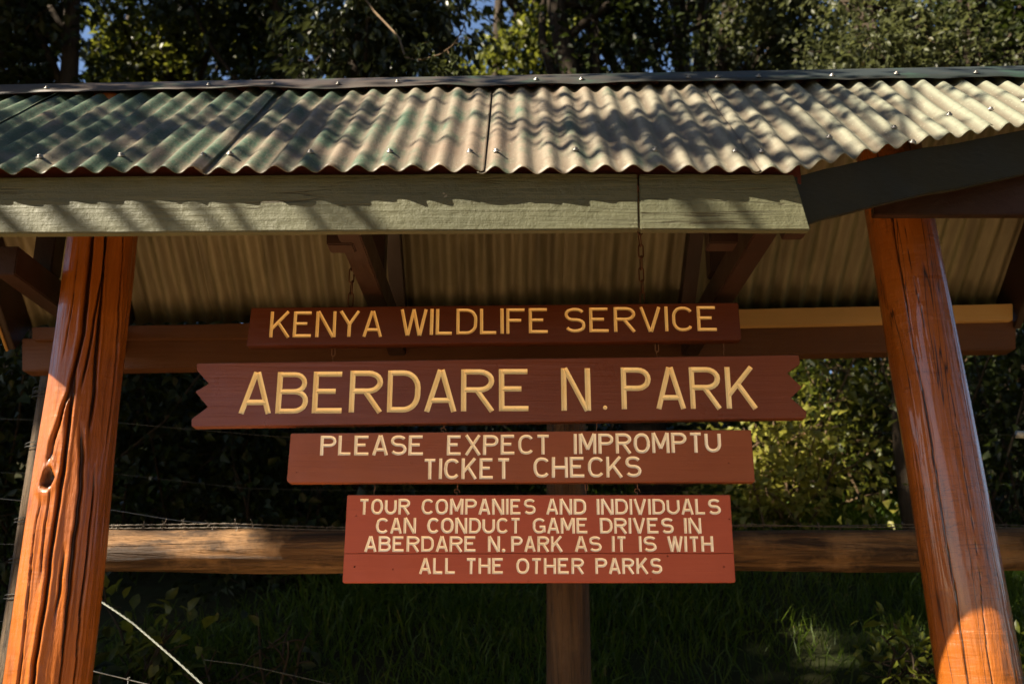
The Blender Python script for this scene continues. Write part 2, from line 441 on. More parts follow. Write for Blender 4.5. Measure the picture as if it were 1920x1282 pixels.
# ------------------------------------------------------------------ shelter
shelter = tag(empty('sign_shelter', (0, 3.3, 0.3)),
              'open timber shelter with mottled corrugated iron roof on two thick orange-brown posts', 'shelter')
D_TOP, D_BOT = 3.583, 2.742
AMP = 0.0100
def roofT(n):
    px = 938 + 39.6 * n
    return np.stack([EYE + 0 * RT], 0)[0] + D_TOP * (((px - 960) / F)[..., None] * RT + FW + ((641 - (186 - 0.0155 * px)) / F)[..., None] * UP)
def roofB(n):
    px = 929 + 51.75 * n
    return EYE + D_BOT * (((px - 960) / F)[..., None] * RT + FW + ((641 - (320.5 - 0.002 * px)) / F)[..., None] * UP)
_a = roofT(np.array([0.0, 10.0])); _b = roofB(np.array([0.0, 10.0]))
ROOF_N = unit(np.cross(_a[1] - _a[0], _b[0] - _a[0]))
if ROOF_N[2] < 0: ROOF_N = -ROOF_N
def scut(n):
    n = np.asarray(n, float)
    ti = np.interp(n, [-34.2, -22.4, 10.7, 13, 17, 22, 35], [0, 1, 1, .863, .65, .455, 0.0])
    s = ti * D_TOP / (ti * D_TOP + (1 - ti) * D_BOT)
    return np.where(n < -22.4, (n + 34.2) / 11.8, s)
def roof_pt(n, s, off=0.0, wave=True):
    n = np.asarray(n, float); s = np.asarray(s, float)
    T = roofT(n); B = roofB(n)
    w = AMP * np.cos(2 * np.pi * n) if wave else 0 * n
    dent = 0.0035 * vnoise(n * 0.37 + 3, s * 3.1) + 0.002 * vnoise(n * 1.1, s * 6 + 11)
    return T + (B - T) * s[..., None] + (w + dent + off)[..., None] * ROOF_N if np.ndim(off) else \
        T + (B - T) * s[..., None] + (w + dent + off)[..., None] * ROOF_N

def grid_faces(nu, nv):
    return [(i * nv + j, i * nv + j + 1, (i + 1) * nv + j + 1, (i + 1) * nv + j) for i in range(nu - 1) for j in range(nv - 1)]

def solid(o, th):
    m = o.modifiers.new('thickness', 'SOLIDIFY'); m.thickness = th; m.offset = 0

for (n0, n1) in [(-34.1, -31.2), (-31.5, -21.0), (-21.35, -10.62), (-10.92, -0.42), (-0.66, 9.62), (9.30, 20.2), (19.9, 34.6)]:
    ns = np.linspace(n0, n1, int((n1 - n0) * 14)); ss = np.linspace(0, 1, 30)
    g_n, g_u = np.meshgrid(ns, ss, indexing='ij')
    sm = scut(g_n)
    jag = 0.006 * vnoise(g_n * 2.3, 0 * g_n + n0)
    g_s = -0.10 + (sm + jag + 0.10) * g_u
    lift = 0.003 * (g_n - n0) / (n1 - n0) + 0.0065 * np.exp(-(n1 - g_n) / 0.22) * (0.6 + 0.7 * vnoise(g_s * 4 + n1, 0 * g_n + 3.3))
    pts = roof_pt(g_n, g_s, lift)
    mb = MB(); mb.add(pts.reshape(-1, 3), grid_faces(len(ns), len(ss)))
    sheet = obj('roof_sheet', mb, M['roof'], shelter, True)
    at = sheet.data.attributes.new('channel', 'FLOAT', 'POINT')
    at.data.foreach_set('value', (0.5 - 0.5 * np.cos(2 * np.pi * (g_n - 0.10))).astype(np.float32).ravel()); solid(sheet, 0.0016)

# ridge cap: folded strip over the top of the sheets
def apex(n): return roofT(n) + (roofT(n) - roofB(n)) * 0.22 + 0.016 * ROOF_N
nn = np.linspace(-34.6, 35, 310)
BACK_DIR = np.array([0, 0.77, -0.70])       # fall of the rear slope
ap = apex(nn)
wob = 0.006 * vnoise(nn * 0.33, 0 * nn + 8.1) + 0.004 * vnoise(nn * 0.8, 0 * nn + 2.7)
flo = roof_pt(nn, 0 * nn - 0.005 + 0.8 * wob, AMP + 0.013 + wob, False)
mid = 0.5 * (flo + ap) + 0.004 * vnoise(nn * 0.5, 0 * nn)[:, None] * ROOF_N
bak = ap + 0.2 * BACK_DIR
mb = MB(); rows = np.stack([flo, mid, ap - 0.004 * ROOF_N, ap + np.array([0, .012, .0]), bak], 1)
mb.add(rows.reshape(-1, 3), grid_faces(len(nn), 5))
cap = obj('ridge_cap', mb, M['cap'], shelter, True); solid(cap, 0.0015)

# rear slope, seen from below
NA, NB = -34.4, 34.6
def ridge_at(X):
    a = apex(np.array([NA]))[0]; b = apex(np.array([NB]))[0]
    t = (np.asarray(X) - a[0]) / (b[0] - a[0]); return a + t[..., None] * (b - a)
def back_pt(X, s, off=0.0, wave=True):
    X = np.asarray(X, float); s = np.asarray(s, float)
    A = ridge_at(X) - np.array([0, 0, 0.02])
    B = np.stack([X, 0 * X + 4.17, 1.5 + 1.345 + 0.022 * X], -1)
    w = 1.2 * AMP * np.cos(2 * np.pi * X / 0.076) if wave else 0 * X
    return A + (B - A) * s[..., None] + (w + off)[..., None] * np.array([0, 0.69, 0.72])
for (x0, x1) in [(-2.10, -1.28), (-1.31, -0.52), (-0.55, 0.25), (0.22, 1.02), (0.99, 1.62), (1.59, 2.14)]:
    xs = np.linspace(x0, x1, int((x1 - x0) / 0.076 * 14)); ss = np.linspace(0, 1, 16)
    gX, gS = np.meshgrid(xs, ss, indexing='ij')
    pts = back_pt(gX, gS, 0.003 * (gX - x0) / (x1 - x0) + 0.003 * vnoise(gX * 5, gS * 3))
    mb = MB(); mb.add(pts.reshape(-1, 3), grid_faces(len(xs), len(ss)))
    solid(obj('roof_sheet', mb, M['roof_under'], shelter, True), 0.0016)

# screws: one domed head on a washer, copied
def screw_mesh():
    v, f = [], []
    prof = [(0.0105, 0.0), (0.0105, 0.0022), (0.0062, 0.0030), (0.0058, 0.0062), (0.0040, 0.0082), (0.0, 0.0088)]
    k = 12
    for r, z in prof[:-1]:
        for a in range(k): v.append((r * math.cos(2 * math.pi * a / k), r * math.sin(2 * math.pi * a / k), z))
    v.append((0, 0, prof[-1][1]))
    for i in range(len(prof) - 2):
        for a in range(k): f.append((i * k + a, i * k + (a + 1) % k, (i + 1) * k + (a + 1) % k, (i + 1) * k + a))
    b = (len(prof) - 2) * k
    for a in range(k): f.append((b + a, b + (a + 1) % k, len(v) - 1))
    return v, f
def place_on(proto, loc, nrm, jitter=0.0):
    o = proto if proto.get('_used') is None else proto.copy()
    if o is not proto: COL.objects.link(o); o.parent = proto.parent
    proto['_used'] = 1
    q = Vector(nrm).to_track_quat('Z', 'Y')
    o.rotation_mode = 'QUATERNION'; o.rotation_quaternion = q
    o.location = [float(c) for c in (np.array(loc) - root_loc(proto))]
    return o
mb = MB(); mb.add(*screw_mesh())
screw = obj('screw', mb, M['screw'], shelter, True, None)
screw.data.transform(Matrix.Translation(root_loc(shelter)))
screw.data.transform(Matrix.Scale(1.0, 4))
rng = random.Random(4)
for px, py in [(74, 303), (219, 301), (375, 298), (425, 297), (576, 295), (726, 295), (881, 293), (933, 291.5), (1083.6, 290),
               (1232, 291.5), (1388.5, 292.5), (1437.5, 292.5), (1563.5, 267.5), (1672.5, 248.4), (1695, 277), (1772, 222), (1837.5, 213.8), (1898.5, 197.8)]:
    best = None
    for n in range(-24, 34):
        xt = 938 + 39.6 * n; xb = 929 + 51.75 * n; yt = 186 - .0155 * xt; yb = 320.5 - .002 * xb
        ti = (py - yt) / (yb - yt); x = xt + (xb - xt) * ti
        if best is None or abs(x - px) < best[0]: best = (abs(x - px), n, ti)
    n, ti = best[1], best[2]; s = ti * D_TOP / (ti * D_TOP + (1 - ti) * D_BOT)
    p = roof_pt(np.array([float(n)]), np.array([s]), np.array([0.004]))[0]
    place_on(screw, p, ROOF_N + 0.15 * np.array([rng.uniform(-1, 1), rng.uniform(-1, 1), 0]))
for px in [77, 385, 508, 630, 743, 1006, 1092, 1295, 1350, 1428, 1568, 1690, 1841]:
    n = (px - 938) / 39.6; na = np.array([n])
    fl = roof_pt(na, 0 * na, np.array([AMP + 0.014]), False)[0]; a = apex(na)[0]
    place_on(screw, fl + (a - fl) * 0.30 + 0.004 * ROOF_N, ROOF_N + 0.15 * np.array([rng.uniform(-1, 1), rng.uniform(-1, 1), 0]))
if '_used' in screw: del screw['_used']
for o in list(shelter.children):
    if '_used' in o: del o['_used']

# fascia boards
YF = 2.545
def plank_px(quad, Y, th, rough=0.0, seg=24, seed=0):
    """board whose front face is the pixel quad TL TR BR BL on the upright plane Y"""
    TL, TR, BR, BL = [PY(x, y, Y) for x, y in quad]
    mb = MB(); v = []; m = 4
    for i in range(seg + 1):
        t = i / seg
        a = TL + (TR - TL) * t; b = BL + (BR - BL) * t
        a = a + np.array([0, 0, rough * float(vnoise(t * 9 + seed, 1.5))]); b = b + np.array([0, 0, rough * float(vnoise(t * 9 + seed, 7.5))])
        bow = np.array([0, rough * 1.2 * float(vnoise(t * 4 + seed, 3.1)), 0])
        v += [a + bow, a + bow + np.array([0, th, 0]), b + bow + np.array([0, th, 0]), b + bow]
    f = []
    for i in range(seg):
        for k in range(4): f.append((i * 4 + k, i * 4 + (k + 1) % 4, (i + 1) * 4 + (k + 1) % 4, (i + 1) * 4 + k))
    f += [(0, 1, 2, 3), (seg * 4 + 3, seg * 4 + 2, seg * 4 + 1, seg * 4)]
    mb.add(v, f); return mb
obj('fascia_board', plank_px([(-225, 333), (1195, 324), (1198, 429), (-225, 439)], YF, 0.030, 0.0022, 60, 1), M['fascia'], shelter, bevel=0.003)
obj('fascia_board', plank_px([(1199, 326), (1489, 327), (1520.5, 431), (1201, 429.5)], YF - 0.004, 0.030, 0.0014, 20, 5), M['fascia'], shelter, bevel=0.003)
# dark red purlin between sheet and fascia
obj('purlin', plank_px([(-220, 314), (1500, 306), (1503, 345), (-220, 354)], YF + 0.034, 0.045, 0.0015, 30, 2), M['purlin'], shelter, bevel=0.002)

def rake_front(n0, n1, off_out, hh, th, mat, name):
    ns = np.linspace(n0, n1, 30); s = scut(ns)
    top = roof_pt(ns, s - 0.02, 0 * ns - AMP - 0.008, False)
    d = top[-1] - top[0]; out = unit(np.array([-d[1], d[0], 0])); 
    if out[1] > 0: out = -out
    top = top + out * off_out
    dn = np.array([0, 0, -hh])
    v = []; f = []
    for p in top: v += [p, p - out * th, p - out * th + dn, p + dn]
    k = len(ns)
    for i in range(k - 1):
        for q in range(4): f.append((i * 4 + q, i * 4 + (q + 1) % 4, (i + 1) * 4 + (q + 1) % 4, (i + 1) * 4 + q))
    f += [(0, 1, 2, 3), ((k - 1) * 4 + 3, (k - 1) * 4 + 2, (k - 1) * 4 + 1, (k - 1) * 4)]
    mb = MB(); mb.add(v, f); obj(name, mb, mat, shelter, bevel=0.003)
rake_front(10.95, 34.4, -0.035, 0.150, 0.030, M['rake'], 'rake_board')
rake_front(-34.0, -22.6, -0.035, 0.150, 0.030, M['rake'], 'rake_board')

# ridge beam, wall plate, batten
ra = ridge_at(np.array([-2.1, 2.1])) - np.array([0, 0.0, 0.12])
mb = MB(); mb.add(*beam(ra[0], ra[1], 0.07, 0.14)); obj('ridge_beam', mb, M['brown_timber'], shelter, bevel=0.004)
obj('wall_plate', plank_px([(40, 634), (1905, 600), (1905, 655), (40, 695)], 4.05, 0.09, 0.003, 30, 9), M['plate_timber'], shelter, bevel=0.005)
obj('batten', plank_px([(60, 613.5), (1000, 596), (1000, 627), (60, 637)], 4.015, 0.035, 0.002, 30, 4), M['plate_timber'], shelter, bevel=0.003)
tag(obj('batten', plank_px([(1001, 586), (1900, 569), (1900, 600), (1001, 621)], 4.012, 0.035, 0.0015, 30, 6), M['raw_timber'], shelter, bevel=0.003),
    'pale unpainted batten at the right of the rear wall plate')
# trusses: tie beam, king post, front rafter, rear rafter, cleat
ZT = 1.5 + 1.137
for X in (-1.67, -0.485, 0.752):
    yA = 2.64 if -1.5 < X < 0.8 else 2.64 + (abs(X) - 0.8) * 0.33 + 0.15
    mb = MB(); mb.add(*beam((X, yA, ZT + 0.05), (X, 4.06, ZT + 0.045), 0.07, 0.10)); obj('tie_beam', mb, M['brown_timber'], shelter, bevel=0.004)
    rz = ridge_at(np.array([X]))[0]
    mb = MB(); mb.add(*beam((X - 0.008, 3.37, ZT + 0.102), (X - 0.008, 3.37, rz[2] - 0.19), 0.072, 0.08, (0, 1, 0))); obj('king_post', mb, M['brown_timber'], shelter, bevel=0.004)
    b1 = back_pt(np.array([X]), np.array([0.08]), np.array([-AMP - 0.045]), False)[0]; b2 = back_pt(np.array([X]), np.array([0.97]), np.array([-AMP - 0.045]), False)[0]
    # rear rafter rides above the tie beam
    mb = MB(); mb.add(*beam(b1, b2, 0.06, 0.075)); obj('rafter', mb, M['brown_timber'], shelter, bevel=0.003)
for px0, px1, y0, y1 in ((612, 662, 434, 459), (1330, 1384, 432, 456)):
    obj('cleat', plank_px([(px0, y0), (px1, y0), (px1, y1), (px0, y1)], 2.80, 0.07, 0.0, 2), M['brown_timber'], shelter, bevel=0.004)
obj('cleat', plank_px([(1470, 425), (1517, 425), (1513, 437), (1474, 438)], 2.585, 0.05, 0.0, 2), M['brown_timber'], shelter, bevel=0.003)
obj('dark_board', plank_px([(1640, 300), (2060, 285), (2060, 402), (1640, 402)], 3.02, 0.035, 0.0, 4), M['brown_timber'], shelter, bevel=0.003)  # dark board filling the black space under the right rake
# rear left and right rake boards; pale bead added for the left one's sunlit edge
for X, bead in ((-2.115, True), (2.15, False)):
    a = back_pt(np.array([X]), np.array([0.0]), np.array([-0.09]), False)[0]; b = back_pt(np.array([X]), np.array([1.0]), np.array([-0.09]), False)[0]
    mb = MB(); mb.add(*beam(a, b, 0.03, 0.20)); rk = obj('rake_board', mb, M['brown_timber'], shelter, bevel=0.003)
    if bead:
        d = unit(b - a); u = unit(np.cross(np.array([1.0, 0, 0]), d)); u = u if u[2] < 0 else -u
        c0, c1 = a + u * 0.106, b + u * 0.106
        mb = MB(); mb.add(*tube([c0 + np.array([-.016, 0, 0]), c1 + np.array([-.016, 0, 0])], 0.0065, 8)); obj('sunlit_edge_bead', mb, M['raw_timber'], rk, True)

# posts
def make_post(name, mat, axis, rad, z0, z1, cracks, knots=(), seed=0, rough=0.003):
    """axis, rad: functions of z. cracks: (list of (z, phi), half width m, depth m). phi 0 faces the camera"""
    nz, na = 340, 260
    zs = np.linspace(z0, z1, nz); ph = np.linspace(-math.pi, math.pi, na, endpoint=False)
    Z, A = np.meshgrid(zs, ph, indexing='ij'); r = rad(Z)
    tone = 0 * Z
    dr = rough * 2.2 * vnoise(np.cos(A) * 1.3 + seed, Z * 1.7 + np.sin(A) * 1.3) + rough * vnoise(A * 5 + seed, Z * 1.2) \
        + rough * 0.35 * vnoise(A * 19 + seed, Z * 5)
    for path, hw, dep in cracks:
        path = sorted(path); pz = [p[0] for p in path]; pp = [p[1] for p in path]
        c = np.interp(Z, pz, pp) + 0.035 * vnoise(Z * 5 + seed, 0 * Z + pp[0] * 7) + 0.016 * vnoise(Z * 19, 0 * Z + pp[0] * 5)
        ends = np.clip((Z - pz[0]) / 0.12, 0, 1) * np.clip((pz[-1] - Z) / 0.12, 0, 1)
        wv = hw * (0.55 + 0.75 * (vnoise(Z * 3 + pp[0] * 11, 0 * Z) * 0.5 + 0.5))
        da = (A - c + math.pi) % (2 * math.pi) - math.pi
        x = np.abs(da * r) / wv
        dr -= dep * ends * np.clip(1.25 - x ** 1.5, 0, 1); tone = np.maximum(tone, ends * np.clip(1.15 - x, 0, 1) * 1.6)
        dr += 0.18 * dep * ends * np.exp(-((x - 1.9) / 0.9) ** 2)
    for kz, kp, kw, kh in knots:
        q = np.sqrt(((A - kp) * r / kw) ** 2 + ((Z - kz) / kh) ** 2)
        q = q * (1 + .28 * vnoise(np.arctan2(Z - kz, (A - kp) * r) * 1.3 + 5, 0 * Z + 2))
        dr += 0.006 * np.exp(-((q - 1.3) / 0.45) ** 2) - 0.026 * np.clip(1 - q ** 2, 0, 1) ** 0.6 + 0.012 * np.exp(-((q - 0.2) / 0.3) ** 2) * vnoise(A * 40, Z * 60)
        tone = np.maximum(tone, np.clip(1.25 - q, 0, 1) * 1.5)
    rr = r + dr; ax = axis(Z)
    X = ax[0] + rr * np.sin(A); Y = ax[1] - rr * np.cos(A)
    v = np.stack([X, Y, Z], -1).reshape(-1, 3)
    f = [(i * na + j, i * na + (j + 1) % na, (i + 1) * na + (j + 1) % na, (i + 1) * na + j) for i in range(nz - 1) for j in range(na)]
    f.append(tuple((nz - 1) * na + j for j in range(na)))
    mb = MB(); mb.add(v, f); o = obj(name, mb, mat, shelter, True)
    at = o.data.attributes.new('tone', 'FLOAT', 'POINT'); at.data.foreach_set('value', np.clip(tone, 0, 1).astype(np.float32).ravel())
    return o
# view direction of each post sets where phi = 0 looks
pl = math.atan2(1.462, 3.3); pr = -math.atan2(1.43, 3.3)
cl = lambda path: [(z, math.asin(u) + pl) for z, u in path]
cr = lambda path: [(z, math.asin(u) + pr) for z, u in path]
def zpx(py, Y=3.3): return float(PY(960, py, Y)[2])
zz = zpx
post_l = make_post('post', M['post_l'],
    lambda Z: (-1.4625 + 0.006 * vnoise(Z * 1.3, 0 * Z + 4), 3.30 + 0 * Z),
    lambda Z: np.interp(Z, [0.0, 1.36, 2.1, 2.87, 3.4], [0.134, 0.127, 0.1223, 0.1094, 0.106]) + 0.004 * vnoise(Z * 2.2, 0 * Z + 9), 0.0, 3.38,
    [(cl([(zz(700), -.30), (zz(874), -.26), (zz(985), -.28), (zz(1081), -.315), (zz(1185), -.32), (0.1, -.28)]), 0.0085, 0.020),
     (cl([(zz(800), .05), (zz(840), .1), (zz(926), .22), (zz(1054), .22), (zz(1171), .27), (0.1, .38)]), 0.0056, 0.016),
     (cl([(zz(870), .48), (zz(1000), .52), (zz(1100), .55), (0.1, .66)]), 0.0046, 0.014),
     (cl([(zz(930), -.70), (zz(995), -.73), (zz(1150), -.67), (0.1, -.54)]), 0.0044, 0.013),
     (cl([(zz(360), -.36), (zz(445), -.34), (zz(640), -.24), (zz(750), -.39), (zz(840), -.61), (zz(900), -.70)]), 0.0082, 0.020),
     (cl([(zz(380), .05), (zz(451), .07), (zz(592), .14), (zz(743), .30), (zz(840), .28)]), 0.0054, 0.016),
     (cl([(zz(400), -.05), (zz(520), .10), (zz(660), .0), (zz(760), -.10)]), 0.0044, 0.013),
     (cl([(zz(470), -.62), (zz(600), -.60), (zz(700), -.66)]), 0.0026, 0.008),
     (cl([(zz(430), .55), (zz(606), .72), (zz(700), .78), (zz(860), .74)]), 0.0044, 0.013),
     (cl([(zz(1020), -.02), (zz(1120), .02), (zz(1180), -.03)]), 0.006, 0.010),
     (cl([(zz(900), -.48), (zz(1010), -.52), (zz(1110), -.47)]), 0.004, 0.010)],
    [(zz(905), math.asin(-.62) + pl, 0.024, 0.034)], 3.0, 0.0032)
post_r = make_post('post', M['post_r'],
    lambda Z: (np.interp(Z, [0.0, 1.37, 2.1, 2.95, 3.4], [1.478, 1.469, 1.438, 1.392, 1.37]), 3.30 + 0 * Z),
    lambda Z: np.interp(Z, [0.0, 1.37, 2.1, 2.95, 3.4], [0.134, 0.127, 0.118, 0.1139, 0.110]), 0.0, 3.38,
    [(cr([(0.1, -.25), (zz(1126), -.25), (zz(840), -.24), (zz(606), -.25), (zz(480), -.27), (zz(380), -.2)]), 0.0026, 0.010),
     (cr([(0.1, .2), (zz(1219), .25), (zz(1081), .40), (zz(857), .50), (zz(700), .52)]), 0.0016, 0.006),
     (cr([(zz(420), .1), (zz(560), .05), (zz(680), .15)]), 0.0016, 0.006),
     (cr([(0.1, .78), (zz(1000), .80), (zz(620), .82)]), 0.0018, 0.006)], (), 11.0, 0.0016)

# ------------------------------------------------------------------ carved signs
def arc(cx, cy, rx, ry, a0, a1, n=10, p=2.0):
    out = []
    for i in range(n + 1):
        a = R(a0 + (a1 - a0) * i / n); c, s = math.cos(a), math.sin(a)
        out.append((cx + rx * math.copysign(abs(c) ** (2 / p), c), cy + ry * math.copysign(abs(s) ** (2 / p), s)))
    return out
STEM = [(0, 0), (0, 1)]
GL = {
 'A': (.68, [[(0, 0), (.47, 1)], [(.53, 1), (1, 0)], [(.13, .24), (.87, .24)]]),
 'B': (.68, [STEM, [(0, 1), (.5, 1)] + arc(.55, .765, .38, .235, 90, -90) + [(0, .53)], [(.3, .53)] + arc(.58, .265, .42, .265, 90, -90) + [(0, 0)]]),
 'C': (.70, [arc(.52, .5, .52, .5, 38, 322, 20, 2.4)]),
 'D': (.70, [STEM, [(0, 1)] + arc(.48, .60, .52, .40, 90, 0) + arc(.48, .40, .52, .40, 0, -90) + [(0, 0)]]),
 'E': (.68, [STEM, [(0, 1), (.96, 1)], [(0, .53), (.74, .53)], [(0, 0), (1, 0)]]),
 'F': (.66, [STEM, [(0, 1), (1, 1)], [(0, .53), (.8, .53)]]),
 'G': (.72, [arc(.52, .5, .52, .5, 38, 345, 22, 2.4), [(1.0, .0), (1.0, .42), (.55, .42)]]),
 'H': (.68, [STEM, [(1, 0), (1, 1)], [(0, .5), (1, .5)]]),
 'I': (.0, [[(0, 0), (0, 1)]]),
 'K': (.72, [STEM, [(0, .32), (.93, 1)], [(.36, .60), (1, 0)]]),
 'L': (.58, [STEM, [(0, 0), (1, 0)]]),
 'M': (.80, [STEM, [(.03, 1), (.5, .22)], [(.5, .22), (.97, 1)], [(1, 1), (1, 0)]]),
 'N': (.70, [STEM, [(.04, 1), (.96, 0)], [(1, 0), (1, 1)]]),
 'O': (.74, [arc(.5, .5, .5, .5, 0, 360, 26, 2.3)]),
 'P': (.68, [STEM, [(0, 1)] + arc(.58, .75, .42, .25, 90, -90) + [(0, .5)]]),
 'R': (.72, [STEM, [(0, 1)] + arc(.56, .755, .42, .245, 90, -90) + [(0, .51)], [(.45, .51), (1, 0)]]),
 'S': (.70, [arc(.5, .755, .47, .245, 25, 250, 12, 2.2) + [(.5, .515)] + arc(.52, .26, .48, .26, 85, -155, 12, 2.2)]),
 'T': (.62, [[(0, 1), (1, 1)], [(.5, 1), (.5, 0)]]),
 'U': (.72, [[(0, 1)] + arc(.5, .36, .5, .36, 180, 360, 12) + [(1, 1)]]),
 'V': (.70, [[(0, 1), (.48, 0)], [(.52, 0), (1, 1)]]),
 'W': (.95, [[(0, 1), (.24, 0)], [(.26, 0), (.5, 1)], [(.5, 1), (.74, 0)], [(.76, 0), (1, 1)]]),
 'X': (.74, [[(0, 0), (1, 1)], [(0, 1), (1, 0)]]),
 'Y': (.74, [[(0, 1), (.5, .48)], [(1, 1), (.5, .48)], [(.5, .55), (.5, 0)]]),
}
jit = random.Random(21)
def groove(poly, w, depth, Y):
    """V-section prism along a polyline of (x, z) world points; closed if ends meet"""
    p = np.array(poly, float)
    closed = np.linalg.norm(p[0] - p[-1]) < 1e-6
    if closed: p = p[:-1]
    n = len(p); nrm = []
    for i in range(n):
        if closed: a, b = p[i] - p[i - 1], p[(i + 1) % n] - p[i]
        else:
            a = p[i] - p[i - 1] if i else p[1] - p[0]; b = p[i + 1] - p[i] if i < n - 1 else p[i] - p[i - 1]
        a = a / np.linalg.norm(a); b = b / np.linalg.norm(b)
        na = np.array([-a[1], a[0]]); nb = np.array([-b[1], b[0]]); m = na + nb; m /= np.linalg.norm(m)
        nrm.append(m / max(0.55, float(np.dot(m, na))))
    e = 0.002 + jit.uniform(0, 0.0006); k = 1 + e / depth
    v = []
    for i in range(n):
        l = p[i] + nrm[i] * w / 2 * k; r = p[i] - nrm[i] * w / 2 * k
        v += [(l[0], Y - e, l[1]), (r[0], Y - e, r[1]), (p[i][0], Y + depth, p[i][1])]
    f = []
    for i in range(n if closed else n - 1):
        j = (i + 1) % n
        for q in range(3): f.append((i * 3 + q, i * 3 + (q + 1) % 3, j * 3 + (q + 1) % 3, j * 3 + q))
    if not closed: f += [(2, 1, 0), ((n - 1) * 3, (n - 1) * 3 + 1, (n - 1) * 3 + 2)]
    return v, f

def cone(cx, cz, r, Y, depth):
    k = 18; v = [(cx + r * math.cos(2 * math.pi * i / k), Y - .002, cz + r * math.sin(2 * math.pi * i / k)) for i in range(k)]
    v += [(cx + .7 * r * math.cos(2 * math.pi * i / k), Y + depth * .7, cz + .7 * r * math.sin(2 * math.pi * i / k)) for i in range(k)]
    f = [(i, (i + 1) % k, k + (i + 1) % k, k + i) for i in range(k)] + [tuple(range(k - 1, -1, -1)), tuple(range(k, 2 * k))]
    return v, f

def word_strokes(word, x0, x1, yb0, yb1, yt0, yt1, w_px, Y):
    """cutters of one word; outer left/right, baseline and cap pixels at both ends"""
    BL, BR = PY(x0, yb0, Y), PY(x1, yb1, Y)
    hgt = PY(x0, yt0, Y)[2] - BL[2], PY(x1, yt1, Y)[2] - BR[2]
    scale = (BR[0] - BL[0]) / (x1 - x0); sw = w_px * scale
    W = BR[0] - BL[0]; H = sum(hgt) / 2
    widths = [GL[c][0] * H for c in word]
    widths = [max(0.0, x) for x in widths]
    n = len(word)
    gap = (W - sum(widths) - n * sw) / max(1, n - 1) if n > 1 else 0
    if n == 1: widths = [W - sw]
    lo, hi = 0.10 * H, 0.30 * H
    if n > 1 and not lo <= gap <= hi:
        gap = min(max(gap, lo), hi); k = (W - n * sw - gap * (n - 1)) / sum(widths); widths = [x * k for x in widths]
    x = BL[0]; out = []
    for c, wd in zip(word, widths):
        t = (x - BL[0]) / W; base = BL[2] + (BR[2] - BL[2]) * t; h = hgt[0] + (hgt[1] - hgt[0]) * t
        dz = jit.uniform(-.006, .006) * h
        for st in GL[c][1]:
            w = sw * jit.uniform(.94, 1.06)
            pts = []
            for (u, q) in st:
                # bars sit inside the cap height, open ends of stems reach it fully
                zi = base + dz + sw * .5 + q * (h - sw)
                if len(st) == 2 and abs(st[0][1] - st[1][1]) > .3: zi = base + dz + q * h
                pts.append((x + sw / 2 + u * wd + jit.uniform(-.0006, .0006), zi))
            out.append(groove(pts, w, w * 0.34, Y))
        x += wd + sw + gap
    return out

